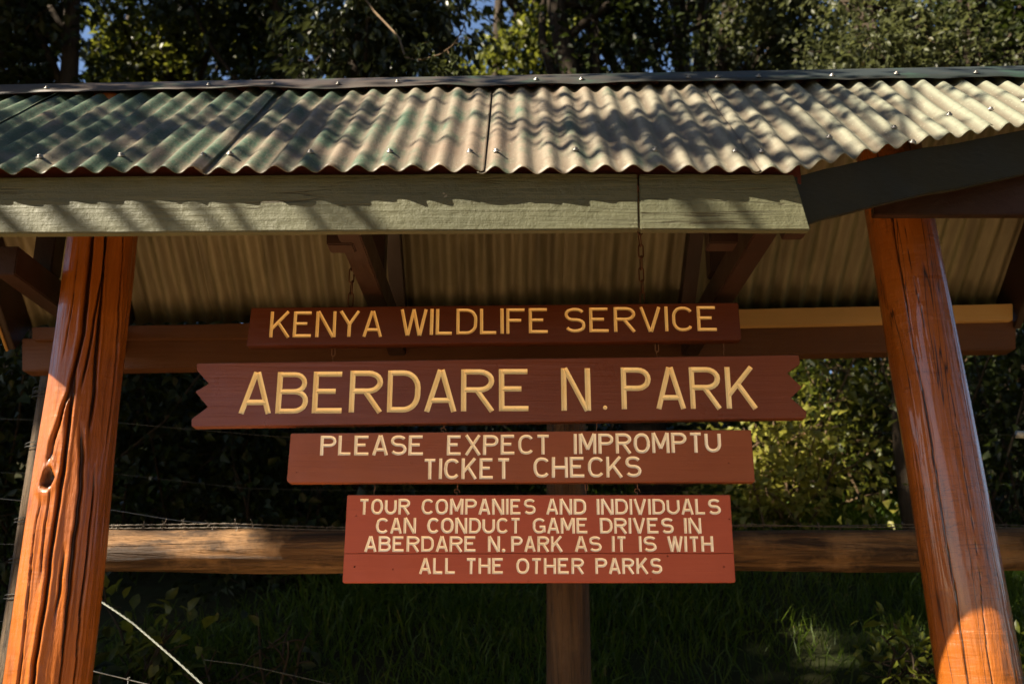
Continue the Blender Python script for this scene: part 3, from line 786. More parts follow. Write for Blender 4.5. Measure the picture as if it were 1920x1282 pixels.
YS = 3.25
def carved_sign(name, label, mat, outline, lines, thick, ink, marks=()):
    P3 = [PY(x, y, YS) for x, y in outline]
    cx = sum(p[0] for p in P3) / len(P3); z0 = min(p[2] for p in P3)
    root = tag(empty(name, (cx, YS + thick / 2, z0)), label, 'sign')
    k = len(P3)
    mb = MB(); mb.add([(p[0], YS, p[2]) for p in P3] + [(p[0], YS + thick, p[2]) for p in P3],
                      [tuple(range(k)), tuple(range(2 * k - 1, k - 1, -1))] + [(i, (i + 1) % k, k + (i + 1) % k, k + i) for i in range(k)])
    board = obj('board', mb, mat, None, bevel=0.0022)
    bands = []; jobs = []
    for ln in lines:
        for item in ln:
            if item[0] == '.':
                _, px, py, rp = item; c = PY(px, py, YS); r = (PY(px + rp, py, YS) - c)[0]
                jobs.append(lambda c=c, r=r: [cone(c[0], c[2], r, YS, 0.006)]); bands.append(('full_stop', c[0] - r, c[0] + r, c[2] - r, c[2] + r))
            else:
                jobs.append(lambda item=item: word_strokes(*item, YS))
                a, b = PY(item[1], item[3], YS), PY(item[2], item[6], YS)
                bands.append(('lettering', a[0], b[0], a[2], b[2]))
    plain = []
    for mk in marks:
        if len(mk) == 4:        # open joint between two planks
            a, b = PY(mk[0], mk[1], YS), PY(mk[2], mk[3], YS); nn_ = 14
            jl = [(a[0] + (b[0] - a[0]) * t / nn_, a[2] + (b[2] - a[2]) * t / nn_ + .0006 * math.sin(t * 2.3)) for t in range(nn_ + 1)]
            plain.append(lambda jl=jl: [groove(jl, .0026, .006, YS)])
        else:
            c = PY(mk[0], mk[1], YS); plain.append(lambda c=c, r=mk[2] * .0017: [cone(c[0], c[2], r, YS, .008)])
    def front(m):
        return sum(p.area for p in m.polygons if abs(p.normal.y) > .99 and p.center.y < YS + .003)
    for job, m_cut in [(q, mat) for q in plain] + [(q, M[ink]) for q in jobs]:
        f0 = front(board.data); best = None
        for attempt in range(4):
            cut = MB()
            for v, f in job(): cut.add(v, f)
            cutter = obj('cutter', cut, m_cut)
            want = front_area = sum(p.area for p in cutter.data.polygons if p.normal.y < -.99)
            md = board.modifiers.new('carve', 'BOOLEAN'); md.object = cutter; md.operation = 'DIFFERENCE'
            md.solver = 'EXACT'; md.use_self = True; md.material_mode = 'TRANSFER'
            dg = bpy.context.evaluated_depsgraph_get(); dg.update()
            me = bpy.data.meshes.new_from_object(board.evaluated_get(dg))
            board.modifiers.clear(); bpy.data.objects.remove(cutter)
            err = abs((f0 - front(me)) / want - .66)
            if best is None or err < best[0]: best = (err, me)
            if err < .28 or m_cut is mat: break
            print('carve retry', name, attempt, f0, front(me), want)
        me = best[1]; board.data = me
    li = [i for i, m in enumerate(me.materials) if m == M[ink]]
    li = li[0] if li else -1
    bpy.data.objects.remove(board)
    def part(nm, keep, m):
        bm = bmesh.new(); bm.from_mesh(me)
        bmesh.ops.delete(bm, geom=[f for f in bm.faces if not keep(f)], context='FACES')
        for f in bm.faces: f.material_index = 0
        mm = bpy.data.meshes.new(nm); bm.to_mesh(mm); bm.free(); mm.materials.clear()
        print(nm, name, len(mm.polygons))
        return link_mesh(nm, mm, m, root)
    part('board', lambda f: f.material_index != li, mat)
    def owner(c):
        best = None
        for i, (_, x0, x1, z0_, z1_) in enumerate(bands):
            dx = max(x0 - c.x, 0, c.x - x1); dz = max(z0_ - c.z, 0, c.z - z1_)
            d = dx * dx + dz * dz
            if best is None or d < best[0]: best = (d, i)
        return best[1]
    for i in range(len(bands)):
        part(bands[i][0], lambda f, i=i: f.material_index == li and owner(f.calc_center_median()) == i, M[ink])
    return root

S1 = carved_sign('sign_board', 'dark red-brown narrow board reading KENYA WILDLIFE SERVICE, topmost under the roof', M['sign_red'],
    [(471, 577), (1384.5, 567.4), (1390, 636.9), (462, 648.4)],
    [[('KENYA', 504.5, 716, 632.5, 631, 584, 583, 6.0), ('WILDLIFE', 749.5, 1030, 629, 624, 580, 577.5, 6.0), ('SERVICE', 1058, 1347.5, 623, 620.5, 577, 574, 6.0)]], 0.048, 'letters_yellow')
S2 = carved_sign('sign_board', 'largest plum-brown board with zigzag ends reading ABERDARE N. PARK', M['sign_plum'],
    [(369, 681), (1498, 665.3), (1500.6, 682), (1476, 698.9), (1504.4, 725.7), (1483.4, 745.7), (1512.5, 770.9), (1511.9, 783), (358.8, 799.5), (358.8, 785.3), (389.4, 762.5), (365.6, 733.8), (391.6, 718.8), (369, 694)],
    [[('ABERDARE', 447, 996, 775.7, 769.6, 698, 690.7, 9.9), ('N', 1053, 1108, 769.6, 767.7, 690, 689, 9.9), ('.', 1134.6, 764, 4.6), ('PARK', 1165.7, 1422, 767, 765, 689, 687, 9.9)]], 0.048, 'letters_cream')
S3 = carved_sign('sign_board', 'sienna-brown two-line board reading PLEASE EXPECT IMPROMPTU TICKET CHECKS', M['sign_brown'],
    [(545, 812), (1408.5, 805.4), (1416, 903), (541, 904.5), (537.5, 901)],
    [[('PLEASE', 599.7, 795.5, 853.6, 853.4, 816.4, 815.8, 5.9), ('EXPECT', 837.7, 1032, 853.2, 851.4, 815.6, 814.2, 5.9), ('IMPROMPTU', 1076, 1352.6, 850.8, 847.5, 813, 809.8, 5.9)],
     [('TICKET', 792.2, 957.4, 898, 897.4, 859.5, 858.4, 5.9), ('CHECKS', 1000.3, 1203, 895.5, 894, 857.2, 854.9, 5.9)]], 0.046, 'letters_pale', [(1366, 868, 1.4), (770, 868, 1.0), (556, 885, 1.2)])
S4 = carved_sign('sign_board', 'brick-red four-line board about TOUR COMPANIES AND INDIVIDUALS, lowest and squarest', M['sign_brick'],
    [(651, 927.5), (1369.4, 927.2), (1379.4, 1091), (642, 1091.7)],
    [[('TOUR', 672.2, 768.5, 964.3, 964.3, 934.8, 934.8, 5.0), ('COMPANIES', 790, 1004.6, 964.3, 964.3, 934.8, 934.8, 5.0), ('AND', 1023.9, 1099.2, 964.3, 964.3, 934.8, 934.8, 5.0), ('INDIVIDUALS', 1118.9, 1352, 964.3, 964.3, 934.8, 934.8, 5.0)],
     [('CAN', 704.5, 779.5, 999.8, 999.8, 970.5, 970.5, 5.0), ('CONDUCT', 800.7, 977, 999.8, 999.8, 970.5, 970.5, 5.0), ('GAME', 998.8, 1103.9, 999.8, 999.8, 970.5, 970.5, 5.0), ('DRIVES', 1125, 1264, 999.8, 999.8, 970.5, 970.5, 5.0), ('IN', 1283.3, 1315.5, 999.8, 999.8, 970.5, 970.5, 5.0)],
     [('ABERDARE', 682.4, 893.8, 1034, 1034, 1004.8, 1004.8, 5.0), ('N', 914.4, 937.2, 1034, 1034, 1004.8, 1004.8, 5.0), ('.', 944, 1031.5, 3.9), ('PARK', 958.3, 1055.9, 1034, 1034, 1004.8, 1004.8, 5.0), ('AS', 1077.8, 1128.5, 1034, 1034, 1004.8, 1004.8, 5.0), ('IT', 1147.8, 1175.7, 1034, 1034, 1004.8, 1004.8, 5.0), ('IS', 1198.5, 1231.6, 1034, 1034, 1004.8, 1004.8, 5.0), ('WITH', 1251.9, 1338.2, 1034, 1034, 1004.8, 1004.8, 5.0)],
     [('ALL', 785.5, 854.7, 1075.5, 1075.5, 1045.7, 1045.7, 5.0), ('THE', 872.6, 945.4, 1075.5, 1075.5, 1045.7, 1045.7, 5.0), ('OTHER', 967.6, 1095.8, 1075.5, 1075.5, 1045.7, 1045.7, 5.0), ('PARKS', 1116.6, 1242.2, 1075.5, 1075.5, 1045.7, 1045.7, 5.0)]], 0.046, 'letters_pale', [(640, 1037.5, 1381, 1037), (668, 967, 1.6), (665, 1062, 2.0), (737, 1067, 1.8), (1252, 1042, 2.0), (1368, 973, 1.8), (1357, 1062, 2.2), (1220, 1085, 1.4), (990, 1088, 1.2)])

# ------------------------------------------------------------------ chains and hooks
def link_pts(L, W, n=8):
    s = (L - W) / 2; pts = []
    for i in range(n + 1): a = math.pi * i / n; pts.append((W / 2 * math.cos(a), 0, s + W / 2 * math.sin(a)))
    for i in range(n + 1): a = math.pi + math.pi * i / n; pts.append((W / 2 * math.cos(a), 0, -s + W / 2 * math.sin(a)))
    pts.append(pts[0]); return pts
def chain(px, y_low, label, rot0):
    low = PY(px, y_low, YS + 0.024); top = ridge_at(np.array([low[0]]))[0][2] - 0.19
    t = tag(empty('chain', (low[0], low[1], low[2])), label, 'chain', 'chains hanging the topmost board')
    mb = MB(); mb.add(*tube(link_pts(0.052, 0.017), 0.0024, 6, False))
    proto = obj('link', mb, M['chain'], None, True); proto.parent = t
    z = 0.02; k = 0
    while z < top - low[2]:
        o = proto if k == 0 else proto.copy()
        if k: COL.objects.link(o); o.parent = t
        o.location = (0.001 * math.sin(k * 2.1), 0.001 * math.cos(k), z)
        o.rotation_euler = (0.05 * math.sin(k), 0.06 * math.sin(k * 1.7), rot0 + (math.pi / 2 if k % 2 else 0))
        z += 0.0440; k += 1
chain(657, 572, 'rusty chain beside the left roof truss, holding the topmost board', 0.5)
chain(1205, 570, 'rusty chain in front of the corrugated sheets, holding the right of the topmost board', 0.25)

def hook(px, y0, y1, kind, label, wid=0.011):
    a = PY(px, y0, YS + 0.022); b = PY(px, y1, YS + 0.022); h = a[2] - b[2]
    mb = MB(); r = 0.0018
    if kind == 'loop':
        pts = [(-wid / 2, 0, 0.004), (-wid / 2, 0, -h * .35)] + [(wid / 2 * math.cos(q), 0.002 * math.sin(q), -h * .45 - wid * .55 * math.sin(q - math.pi) ) for q in np.linspace(math.pi, 2 * math.pi, 8)] + [(wid / 2, 0, -h * .35), (wid / 2, 0, 0.004)]
        mb.add(*tube([a + np.array(p) for p in pts], r, 6))
        c = -h * .45 - wid * .4
        mb.add(*tube([a + np.array(p) for p in [(0.001, -.004, c), (-.002, .004, c - .004), (0, 0, -h - .004)]], r, 6))
    elif kind == 'curl':
        pts = [(0, 0, .004), (0.001, 0, -h * .3)] + [(-.004 + .005 * math.cos(q), .003 * math.sin(q * 2), -h * .62 + .006 * math.sin(q)) for q in np.linspace(.5, 5.6, 12)] + [(0, 0, -h - .004)]
        mb.add(*tube([a + np.array(p) for p in pts], r, 6))
        mb.add(*tube([a + np.array(p) for p in [(0, 0, -h * .4), (.006, -.003, -h * .55), (.009, -.002, -h * .8)]], r * .9, 6))
    else:
        mb.add(*tube([a + np.array(p) for p in [(0, 0, .004), (.0012, .001, -h * .4), (-.001, 0, -h * .7), (0, 0, -h - .004)]], r * .8, 6))
    tag(obj('wire_hook', mb, M['hook'], None, True, origin=b), label, 'hook', 'wires between the hanging boards')
hook(625.5, 653.5, 678, 'loop', 'looped wire hook under the letter N of KENYA, above the zigzag board')
hook(1231.5, 646.5, 669, 'loop', 'looped wire hook under the letter V of SERVICE, above the zigzag board')
hook(1356.5, 645, 667.5, 'wire', 'thin straight wire below the right end of the topmost board')
hook(832, 797, 810, 'curl', 'curled wire below the zigzag board under the second A of ABERDARE')
hook(1118.5, 793, 808, 'wire', 'thin wire just left of the dot below the zigzag board')
hook(702.5, 908, 928, 'wire', 'thin straight wire above TOUR on the lowest board')
hook(857.5, 907.5, 928, 'curl', 'curled wire above COMPANIES on the lowest board')
hook(1099.5, 907, 927.5, 'loop', 'looped wire hook above the end of AND on the lowest board', .008)
hook(1194.5, 906, 927.5, 'curl', 'curled wire above INDIVIDUALS on the lowest board')

# ------------------------------------------------------------------ fence and wires behind the shelter
fence = tag(empty('rail_fence', (0.23, 4.35, float(gz(0.23, 4.35)))), 'weathered log rail on bare round posts just behind the hanging boards', 'fence')
def rough_log(p0, p1, r0, r1, seed, n=90, sides=40, bumps=0.05, axis_wob=0.012):
    p0 = np.array(p0, float); p1 = np.array(p1, float); t = np.linspace(0, 1, n); d = unit(p1 - p0)
    a = np.array([0, 0, 1.0]) if abs(d[2]) < .9 else np.array([0, 1.0, 0]); u = unit(np.cross(d, a)); w = np.cross(u, d); L = np.linalg.norm(p1 - p0)
    wob = axis_wob * np.stack([vnoise(t * L * 0.9 + seed, 0 * t), vnoise(t * L * 0.9 + seed, 0 * t + 9)], 1)
    v = []
    for i in range(n):
        c = p0 + (p1 - p0) * t[i] + wob[i, 0] * u + wob[i, 1] * w
        ang = 2 * np.pi * np.arange(sides) / sides; r = r0 + (r1 - r0) * t[i]
        rr = r * (1 + bumps * vnoise(np.cos(ang) * 1.5 + seed, np.sin(ang) * 1.5 + t[i] * L * 1.3) + 0.3 * bumps * vnoise(ang * 4 + seed, 0 * ang + t[i] * L * 2.5)
                  - 0.10 * np.exp(-((((ang - 1.5 - 0.2 * math.sin(seed + t[i] * 4)) + math.pi) % (2 * math.pi) - math.pi) / 0.09) ** 2))
        v += list(c + rr[:, None] * (np.cos(ang)[:, None] * u + np.sin(ang)[:, None] * w))
    f = [(i * sides + k, i * sides + (k + 1) % sides, (i + 1) * sides + (k + 1) % sides, (i + 1) * sides + k) for i in range(n - 1) for k in range(sides)]
    f += [tuple(range(sides)), tuple((n - 1) * sides + k for k in range(sides))[::-1]]
    mb = MB(); mb.add(v, f); return mb
YW = 4.25
zr = PY(960, 1029, YW)[2]
obj('rail', rough_log((-2.00, YW, zr + .004), (2.85, YW, zr - .002), 0.088, 0.084, 2.0, 150, 40, 0.09), M['log'], fence, True)
g = lambda x: float(gz(x, 4.4)) - .3
obj('post', rough_log((0.235, 4.42, g(.2)), (0.24, 4.42, 2.60), 0.096, 0.086, 7.0, 60), M['fence_post_brown'], fence, True)
fpl = obj('post', rough_log((-2.10, 4.39, g(-2.1)), (-2.085, 4.39, 2.63), 0.068, 0.060, 4.0, 60), M['fence_post'], fence, True)
obj('post', rough_log((2.72, 4.42, g(2.7)), (2.72, 4.42, 2.55), 0.09, 0.08, 5.0, 50), M['fence_post'], fence, True)
for py in (742, 752, 845, 985, 1060, 1127):
    c = PY(60, py, 4.39); q = np.linspace(0, 2 * math.pi * 2.1, 46)
    mb = MB(); mb.add(*tube(np.stack([-2.093 + .071 * np.cos(q), 4.39 + .071 * np.sin(q), c[2] + .012 * q / 6.28 + .006 * np.sin(q * .7)], 1), 0.0022, 6))
    obj('wire_tie', mb, M['old_wire'], fpl, True)

def wire(name, pts_px, r, mat, label, cat='wire', group=None, seed=1, twist=False, barbs=None):
    """pts_px: (px, py, Y)"""
    kp = np.array([PY(*p) for p in pts_px]); seg = np.linalg.norm(np.diff(kp, axis=0), axis=1); cum = np.concatenate([[0], np.cumsum(seg)])
    n = max(12, int(cum[-1] / (0.012 if twist or barbs else 0.05))); t = np.linspace(0, cum[-1], n)
    c = np.stack([np.interp(t, cum, kp[:, k]) for k in range(3)], 1)
    c[:, 2] += 0.003 * vnoise(t * 3 + seed, 0 * t)
    mb = MB(); d = unit(kp[-1] - kp[0]); a = unit(np.cross(d, [0, 1, 0])); b = np.cross(d, a)
    if twist:
        for k in range(twist):
            ph = t * 2 * math.pi / 0.09 + 2 * math.pi * k / twist
            mb.add(*tube(c + 0.62 * r * (np.cos(ph)[:, None] * a + np.sin(ph)[:, None] * b), 0.55 * r, 6))
    else: mb.add(*tube(c, r, 6))
    if barbs:
        rb = random.Random(seed); x = 0.06
        while x < cum[-1] - .02:
            p = np.array([np.interp(x, t, c[:, k]) for k in range(3)])
            q = np.linspace(0, 4 * math.pi, 14)
            mb.add(*tube(p + (q / 12.6 - .5)[:, None] * .014 * d + r * 1.7 * (np.cos(q)[:, None] * a + np.sin(q)[:, None] * b), r * .55, 5))
            for s in range(4):
                an = rb.uniform(0, 6.28); dirn = unit(math.cos(an) * a + math.sin(an) * b + rb.uniform(-.5, .5) * d)
                mb.add(*tube([p, p + dirn * barbs * rb.uniform(.7, 1.2)], [r * .6, r * .2], 5))
            x += rb.uniform(.075, .13)
    tag(obj(name, mb, mat, None, True, origin=kp[0]), label, cat, group)
YB = 4.24
wire('barbed_wire', [(60, 990, YB), (240, 984, YB), (420, 980.5, YB), (620, 988, YB), (1000, 990, YB), (1500, 984.5, YB), (1720, 984, YB), (2050, 985, YB)], 0.0026, M['barb'],
     'barbed wire sagging above the log rail, upper of its two strands', seed=3, twist=2, barbs=.024)
wire('barbed_wire', [(60, 995, YB - .02), (200, 991, YB - .02), (430, 988, YB - .02), (620, 992, YB - .02), (1100, 991, YB - .02), (1420, 983, YB - .02), (1560, 987, YB - .02), (1720, 989, YB - .02), (2050, 990, YB - .02)], 0.0022, M['barb'],
     'barbed wire lying along the top of the log rail, lower of its two strands', seed=9, twist=2, barbs=.02)
G = 'plain fence wires behind the log rail'
wire('fence_wire', [(-60, 785, 4.5), (60, 786, 4.46), (220, 792, 4.4), (520, 818, 4.4), (1040, 824, 4.4), (1420, 801, 4.4), (1690, 813, 4.4), (1911, 814, 4.4)], .0012, M['old_wire'], 'plain wire running behind the zigzag board to the white insulator', group=G, seed=2)
wire('fence_wire', [(-60, 885, 4.5), (60, 886, 4.46), (210, 887, 4.44), (460, 915, 4.44), (1060, 925, 4.44), (2050, 905, 4.44)], .0010, M['old_wire'], 'dull plain wire passing between the two lowest boards', group=G, seed=4)
wire('fence_wire', [(-40, 930, 4.6), (195, 953, 4.6), (330, 975, 4.6), (700, 1006, 4.6)], .0020, M['wire'], 'pale wire slanting down just above the sunlit end of the log rail', group=G, seed=5)
wire('fence_wire', [(20, 1236, 4.05), (165, 1255, 4.05), (285, 1284, 4.05), (420, 1316, 4.05)], .0026, M['wire'], 'pale knotted wire low beside the base of the left post', group=G, seed=6)
wire('fence_wire', [(380, 1236, 4.5), (458, 1245, 4.5), (620, 1281, 4.5), (760, 1312, 4.5)], .0022, M['cable'], 'pale greenish wire crossing the bottom edge left of the middle post', group=G, seed=7)
wire('fence_wire', [(-60, 1018, 4.5), (60, 1020, 4.46)], .0016, M['old_wire'], 'short wire meeting the leftmost bare post just below the barbed strands', group=G, seed=8)
wire('fence_wire', [(-60, 1162, 4.5), (60, 1165, 4.46)], .0016, M['old_wire'], 'short low wire meeting the leftmost bare post near its foot', group=G, seed=8)
wire('stay_cable', [(60, 1050, 4.34), (178, 1119, 4.15), (250, 1170, 4.0), (384, 1286, 3.75), (450, 1350, 3.6)], .0040, M['cable'], 'thick twisted pale cable slanting down from behind the left post', 'cable', seed=12, twist=3)
# knot on the low wire
k0 = PY(241, 1271, 4.05); mb = MB(); q = np.linspace(0, 12.5, 24)
mb.add(*tube(np.stack([k0[0] + .004 * np.cos(q), k0[1] + .004 * np.sin(q), k0[2] + .004 - q * .0008], 1), .0016, 5)); mb.add(*tube([k0, k0 + np.array([-.003, 0, -.06])], .0018, 5))
tag(obj('wire_knot', mb, M['wire'], None, True, origin=k0), 'small wire knot hanging on the low pale wire by the left post', 'wire knot')
# insulator
ins = tag(empty('fence_insulator', PY(1917, 815, 4.4)), 'small white ribbed insulator on the plain wire right of the right post', 'insulator')
mb = MB(); c0 = PY(1906, 814, 4.4); c1 = PY(1934, 816, 4.4); tt = np.linspace(0, 1, 25)
mb.add(*tube(c0 + tt[:, None] * (c1 - c0), .012 + .0065 * np.cos(tt * 2 * math.pi * 3) ** 2, 14)); obj('body', mb, M['porcelain'], ins, True)
mb = MB(); mb.add(*tube([c1, PY(2010, 818, 4.4)], .004, 8)); obj('bracket', mb, M['old_wire'], ins, True)

# ------------------------------------------------------------------ vegetation
def leaf_mesh(name, pos, dirs, size, rs, mat, parent=None, origin=None, shape='diamond', curl=0.25):
    """one mesh of many folded leaves; pos (n,3), dirs (n,3) pointing out along each leaf, size (n,)"""
    n = len(pos)
    dirs = dirs / (np.linalg.norm(dirs, axis=1)[:, None] + 1e-9)
    rnd = rs.normal(size=(n, 3)) * 0.7 + np.array([0, 0, 1.2])
    side = np.cross(dirs, rnd); side /= np.linalg.norm(side, axis=1)[:, None] + 1e-9
    up = np.cross(side, dirs)
    L = size[:, None]; W = L * (0.20 if shape == 'narrow' else 0.30)
    if shape == 'blade':
        W = L * 0.022
        v = np.stack([pos - side * W, pos + side * W, pos + dirs * L * .55 + up * L * .06 - side * W * .8, pos + dirs * L * .55 + up * L * .06 + side * W * .8, pos + dirs * L * .95 - up * L * curl], 1)
        tri = np.array([[0, 1, 2], [1, 3, 2], [2, 3, 4]]); m = 5
    else:
        base = pos; tip = pos + dirs * L - up * L * curl * .5
        q1 = pos + dirs * L * .38 + up * L * .05
        q2 = pos + dirs * L * .72 - up * L * curl * .12
        lift = up * W * .35
        v = np.stack([base, q1 + side * W + lift, q1, q1 - side * W + lift, q2 + side * W * .72 + lift, q2, q2 - side * W * .72 + lift, tip], 1)
        tri = np.array([[0, 2, 1], [0, 3, 2], [1, 2, 5], [1, 5, 4], [2, 3, 6], [2, 6, 5], [4, 5, 7], [5, 6, 7]]); m = 8
    if shape == 'card':      # far leaves: two triangles folded on the midrib
        v = np.stack([base, q1 + side * W * 1.1 + lift, tip, q1 - side * W * 1.1 + lift], 1); tri = np.array([[0, 2, 1], [0, 3, 2]]); m = 4
    v = v.reshape(-1, 3); t = (tri[None] + (np.arange(n) * m)[:, None, None]).reshape(-1, 3)
    me = bpy.data.meshes.new(name)
    me.vertices.add(len(v)); me.vertices.foreach_set('co', v.astype(np.float32).ravel())
    me.loops.add(t.size); me.loops.foreach_set('vertex_index', t.astype(np.int32).ravel())
    me.polygons.add(len(t)); me.polygons.foreach_set('loop_start', np.arange(0, t.size, 3, dtype=np.int32))
    me.update(calc_edges=True)
    return link_mesh(name, me, mat, parent, shape != 'card', origin)

def limb_path(p0, d0, length, rs, bend=0.25, up=0.0, n=7):
    pts = [np.array(p0, float)]; d = unit(d0)
    for i in range(n):
        d = unit(d + bend * rs.normal(size=3) * 0.6 + np.array([0, 0, up]))
        pts.append(pts[-1] + d * length / n)
    return np.array(pts)

# what the sun reaches: points kept in sunlight by gaps in the crowns along the sun's direction
LIT = []
LIT_POSTS = []
# thin places of the wood where the sky shows through (direction, angular radius)
THIN = [(P(x, y, 10.0), r / F) for x, y, r in ((135, 128, 24), (160, 60, 12), (585, 105, 20), (610, 140, 16), (395, 110, 11), (860, 50, 24), (1100, 60, 26), (1128, 105, 20), (1112, 140, 14), (1255, 138, 10), (780, 30, 10), (420, 140, 11))]
def lit_filter(pos, rs, lit=None):
    keep = np.ones(len(pos), bool)
    for c, r in (LIT if lit is None else lit):
        d = pos - np.array(c); k = d @ TO_SUN
        off = np.linalg.norm(d - k[:, None] * TO_SUN, axis=1)
        rr = r * (1 + 0.25 * vnoise(pos[:, 0] * 2.1 + c[0], pos[:, 2] * 2.1 + c[2]))
        keep &= ~((k > 0.3) & (off < rr))
    return keep

def tree(name, label, base, height, crown, n_leaf, size, mat, seed, trunk_r=0.14, lean=(0, 0), shape='card', group='trees beyond the fence',
         limbs=7, subs=5, spread=0.30, lit=True, droop=0.0, cat='tree', split=0.35, trunk_mat='trunk', only=None):
    """crown: list of ((x, y, z), (rx, ry, rz)) lobes in world space"""
    rs = np.random.RandomState(seed)
    base = np.array([base[0], base[1], float(gz(base[0], base[1])) - .1])
    root = tag(empty(name, base), label, cat, group)
    top = base + np.array([lean[0], lean[1], height])
    wood = MB(); tp = np.linspace(0, 1, 14)
    bow = np.stack([0.10 * height * 0.3 * vnoise(tp * 2 + seed, 0 * tp), 0.1 * height * 0.3 * vnoise(tp * 2 + seed, 0 * tp + 5), 0 * tp], 1) * (tp * (1.2 - tp))[:, None] * 3
    trunk = base + (top - base) * tp[:, None] + bow
    wood.add(*tube(trunk, trunk_r * (1 - 0.78 * tp) + .02, 10))
    anchors = []; wts = np.array([l[1][0] * l[1][1] * l[1][2] for l in crown]); wts = wts / wts.sum()
    for (c, r), w in zip(crown, wts):
        c = np.array(c, float); r = np.array(r, float)
        for _ in range(max(2, int(round(limbs * w * len(crown) / max(1, len(crown) ** .5))))):
            k = rs.uniform(split, .95); s = trunk[int(k * 13)]
            u = np.linspace(0, 1, 8)[:, None]
            e = c + r * unit(rs.normal(size=3)) * rs.uniform(.45, .9)
            for _try in range(10):
                if not lit or lit_filter(s + (e - s) * u, rs, None if lit is True else lit).all(): break
                e = c + r * unit(rs.normal(size=3)) * rs.uniform(.2, 1.0)
            ln = np.linalg.norm(e - s)
            path = s + (e - s) * u + np.array([0, 0, .12 * ln]) * u * (1 - u) * 2 + 0.06 * ln * np.stack([vnoise(u[:, 0] * 3 + rs.rand() * 40, 0 * u[:, 0] + k) for k in range(3)], 1) * u
            r0 = trunk_r * (1 - .78 * k) * .6
            wood.add(*tube(path, r0 * (1 - .8 * u[:, 0]) + .006, 6))
            for _ in range(subs):
                q = path[rs.randint(3, 8)]; dirn = unit(rs.normal(size=3) + np.array([0, 0, -droop]))
                sp = limb_path(q, dirn, rs.uniform(.5, 1.1) * float(min(r)) * .8, rs, .35, -droop * .2, 6)
                anchors += list(sp[1:])
                if lit and not lit_filter(sp, rs, None if lit is True else lit).all(): continue
                wood.add(*tube(sp, np.linspace(.014, .004, 7), 4))
    anchors = np.array(anchors)
    a = anchors[rs.randint(0, len(anchors), n_leaf)]
    off = rs.normal(size=(n_leaf, 3)) * spread * rs.uniform(.25, 1.0, size=(n_leaf, 1))
    pos = a + off; keep = np.ones(n_leaf, bool)
    if lit: keep &= lit_filter(pos, rs, None if lit is True else lit)
    if only is not None: keep &= only(pos, rs)
    if group == 'trees beyond the fence':
        for c, r in THIN:
            d_ = pos - EYE; c = unit(c - EYE); k_ = d_ @ c
            o_ = np.linalg.norm(d_ - k_[:, None] * c, axis=1) / k_
            keep &= ~((o_ < r * (1 + .5 * vnoise(pos[:, 0] * 3, pos[:, 2] * 3))) & (rs.rand(n_leaf) < .93))
    pos = pos[keep]; off = off[keep]
    dirs = off / (np.linalg.norm(off, axis=1)[:, None] + 1e-6) + rs.normal(size=pos.shape) * .6 + np.array([0, 0, -.35 - droop])
    obj('trunk', wood, M[trunk_mat], root, True)
    leaf_mesh('crown', pos, dirs, size * rs.uniform(.6, 1.25, len(pos)), rs, M[mat], root, shape=shape)
    return root

# ---- gaps cut in the crowns to place the sun patches
for x in np.arange(-2.6, 2.5, .45): LIT.append(((x, 2.85, 3.05), .62))
for x in np.arange(-2.0, 1.0, .5): LIT.append(((x, 2.5, 2.62), .35))
LIT_POSTS = [((-1.5, 3.2, 2.2), .30), ((-1.5, 3.2, 1.9), .40), ((-1.55, 3.2, 1.4), .45), ((1.42, 3.2, 1.25), .35), ((-1.75, 4.2, 1.87), .30), ((-1.30, 4.2, 1.87), .26), ((-2.1, 4.3, 2.2), .25), ((-2.1, 4.3, 1.9), .22), ((-2.1, 4.3, 1.6), .22)]
LIT += LIT_POSTS
SPOTS = [(850, 130, 5.2, .22), (1530, 750, 8.0, .26), (1590, 720, 8.2, .14), (1500, 700, 8.2, .12), (1450, 700, 8.0, .12), (1600, 800, 7.8, .2), (1500, 825, 7.5, .28), (1650, 740, 8.4, .16), (1570, 690, 8.3, .14), (1450, 825, 7.4, .42), (1500, 800, 7.6, .22), (1640, 690, 8.6, .40), (1600, 850, 7.3, .22), (1450, 1140, 5.7, .14), (1490, 1190, 5.6, .13), (1430, 1105, 5.8, .12), (1610, 1090, 5.8, .08), (720, 1110, 5.8, .07),
         (1000, 70, 11.5, 1.0), (930, 110, 11.0, .6), (190, 90, 10, .45), (430, 50, 10.5, .5), (300, 120, 9.5, .3), (700, 60, 7.4, .4), (1380, 60, 10, .5),
         (1610, 50, 7.2, .24), (1700, 110, 7.0, .14), (1530, 30, 7.2, .14), (1760, 60, 7.2, .12), (1650, 15, 7.2, .12), (1480, 60, 8, .15), (310, 880, 5.6, .10), (1200, 40, 10, .3), (5, 650, 6.5, .2), (1880, 860, 6.4, .16), (560, 80, 9, .25)]
rs = np.random.RandomState(77)
for _ in range(26): SPOTS.append((rs.uniform(140, 1800), rs.uniform(0, 150), rs.uniform(7, 11.5), rs.uniform(.16, .34)))
for px, py, Y, r in SPOTS: LIT.append((PY(px, py, Y), r))

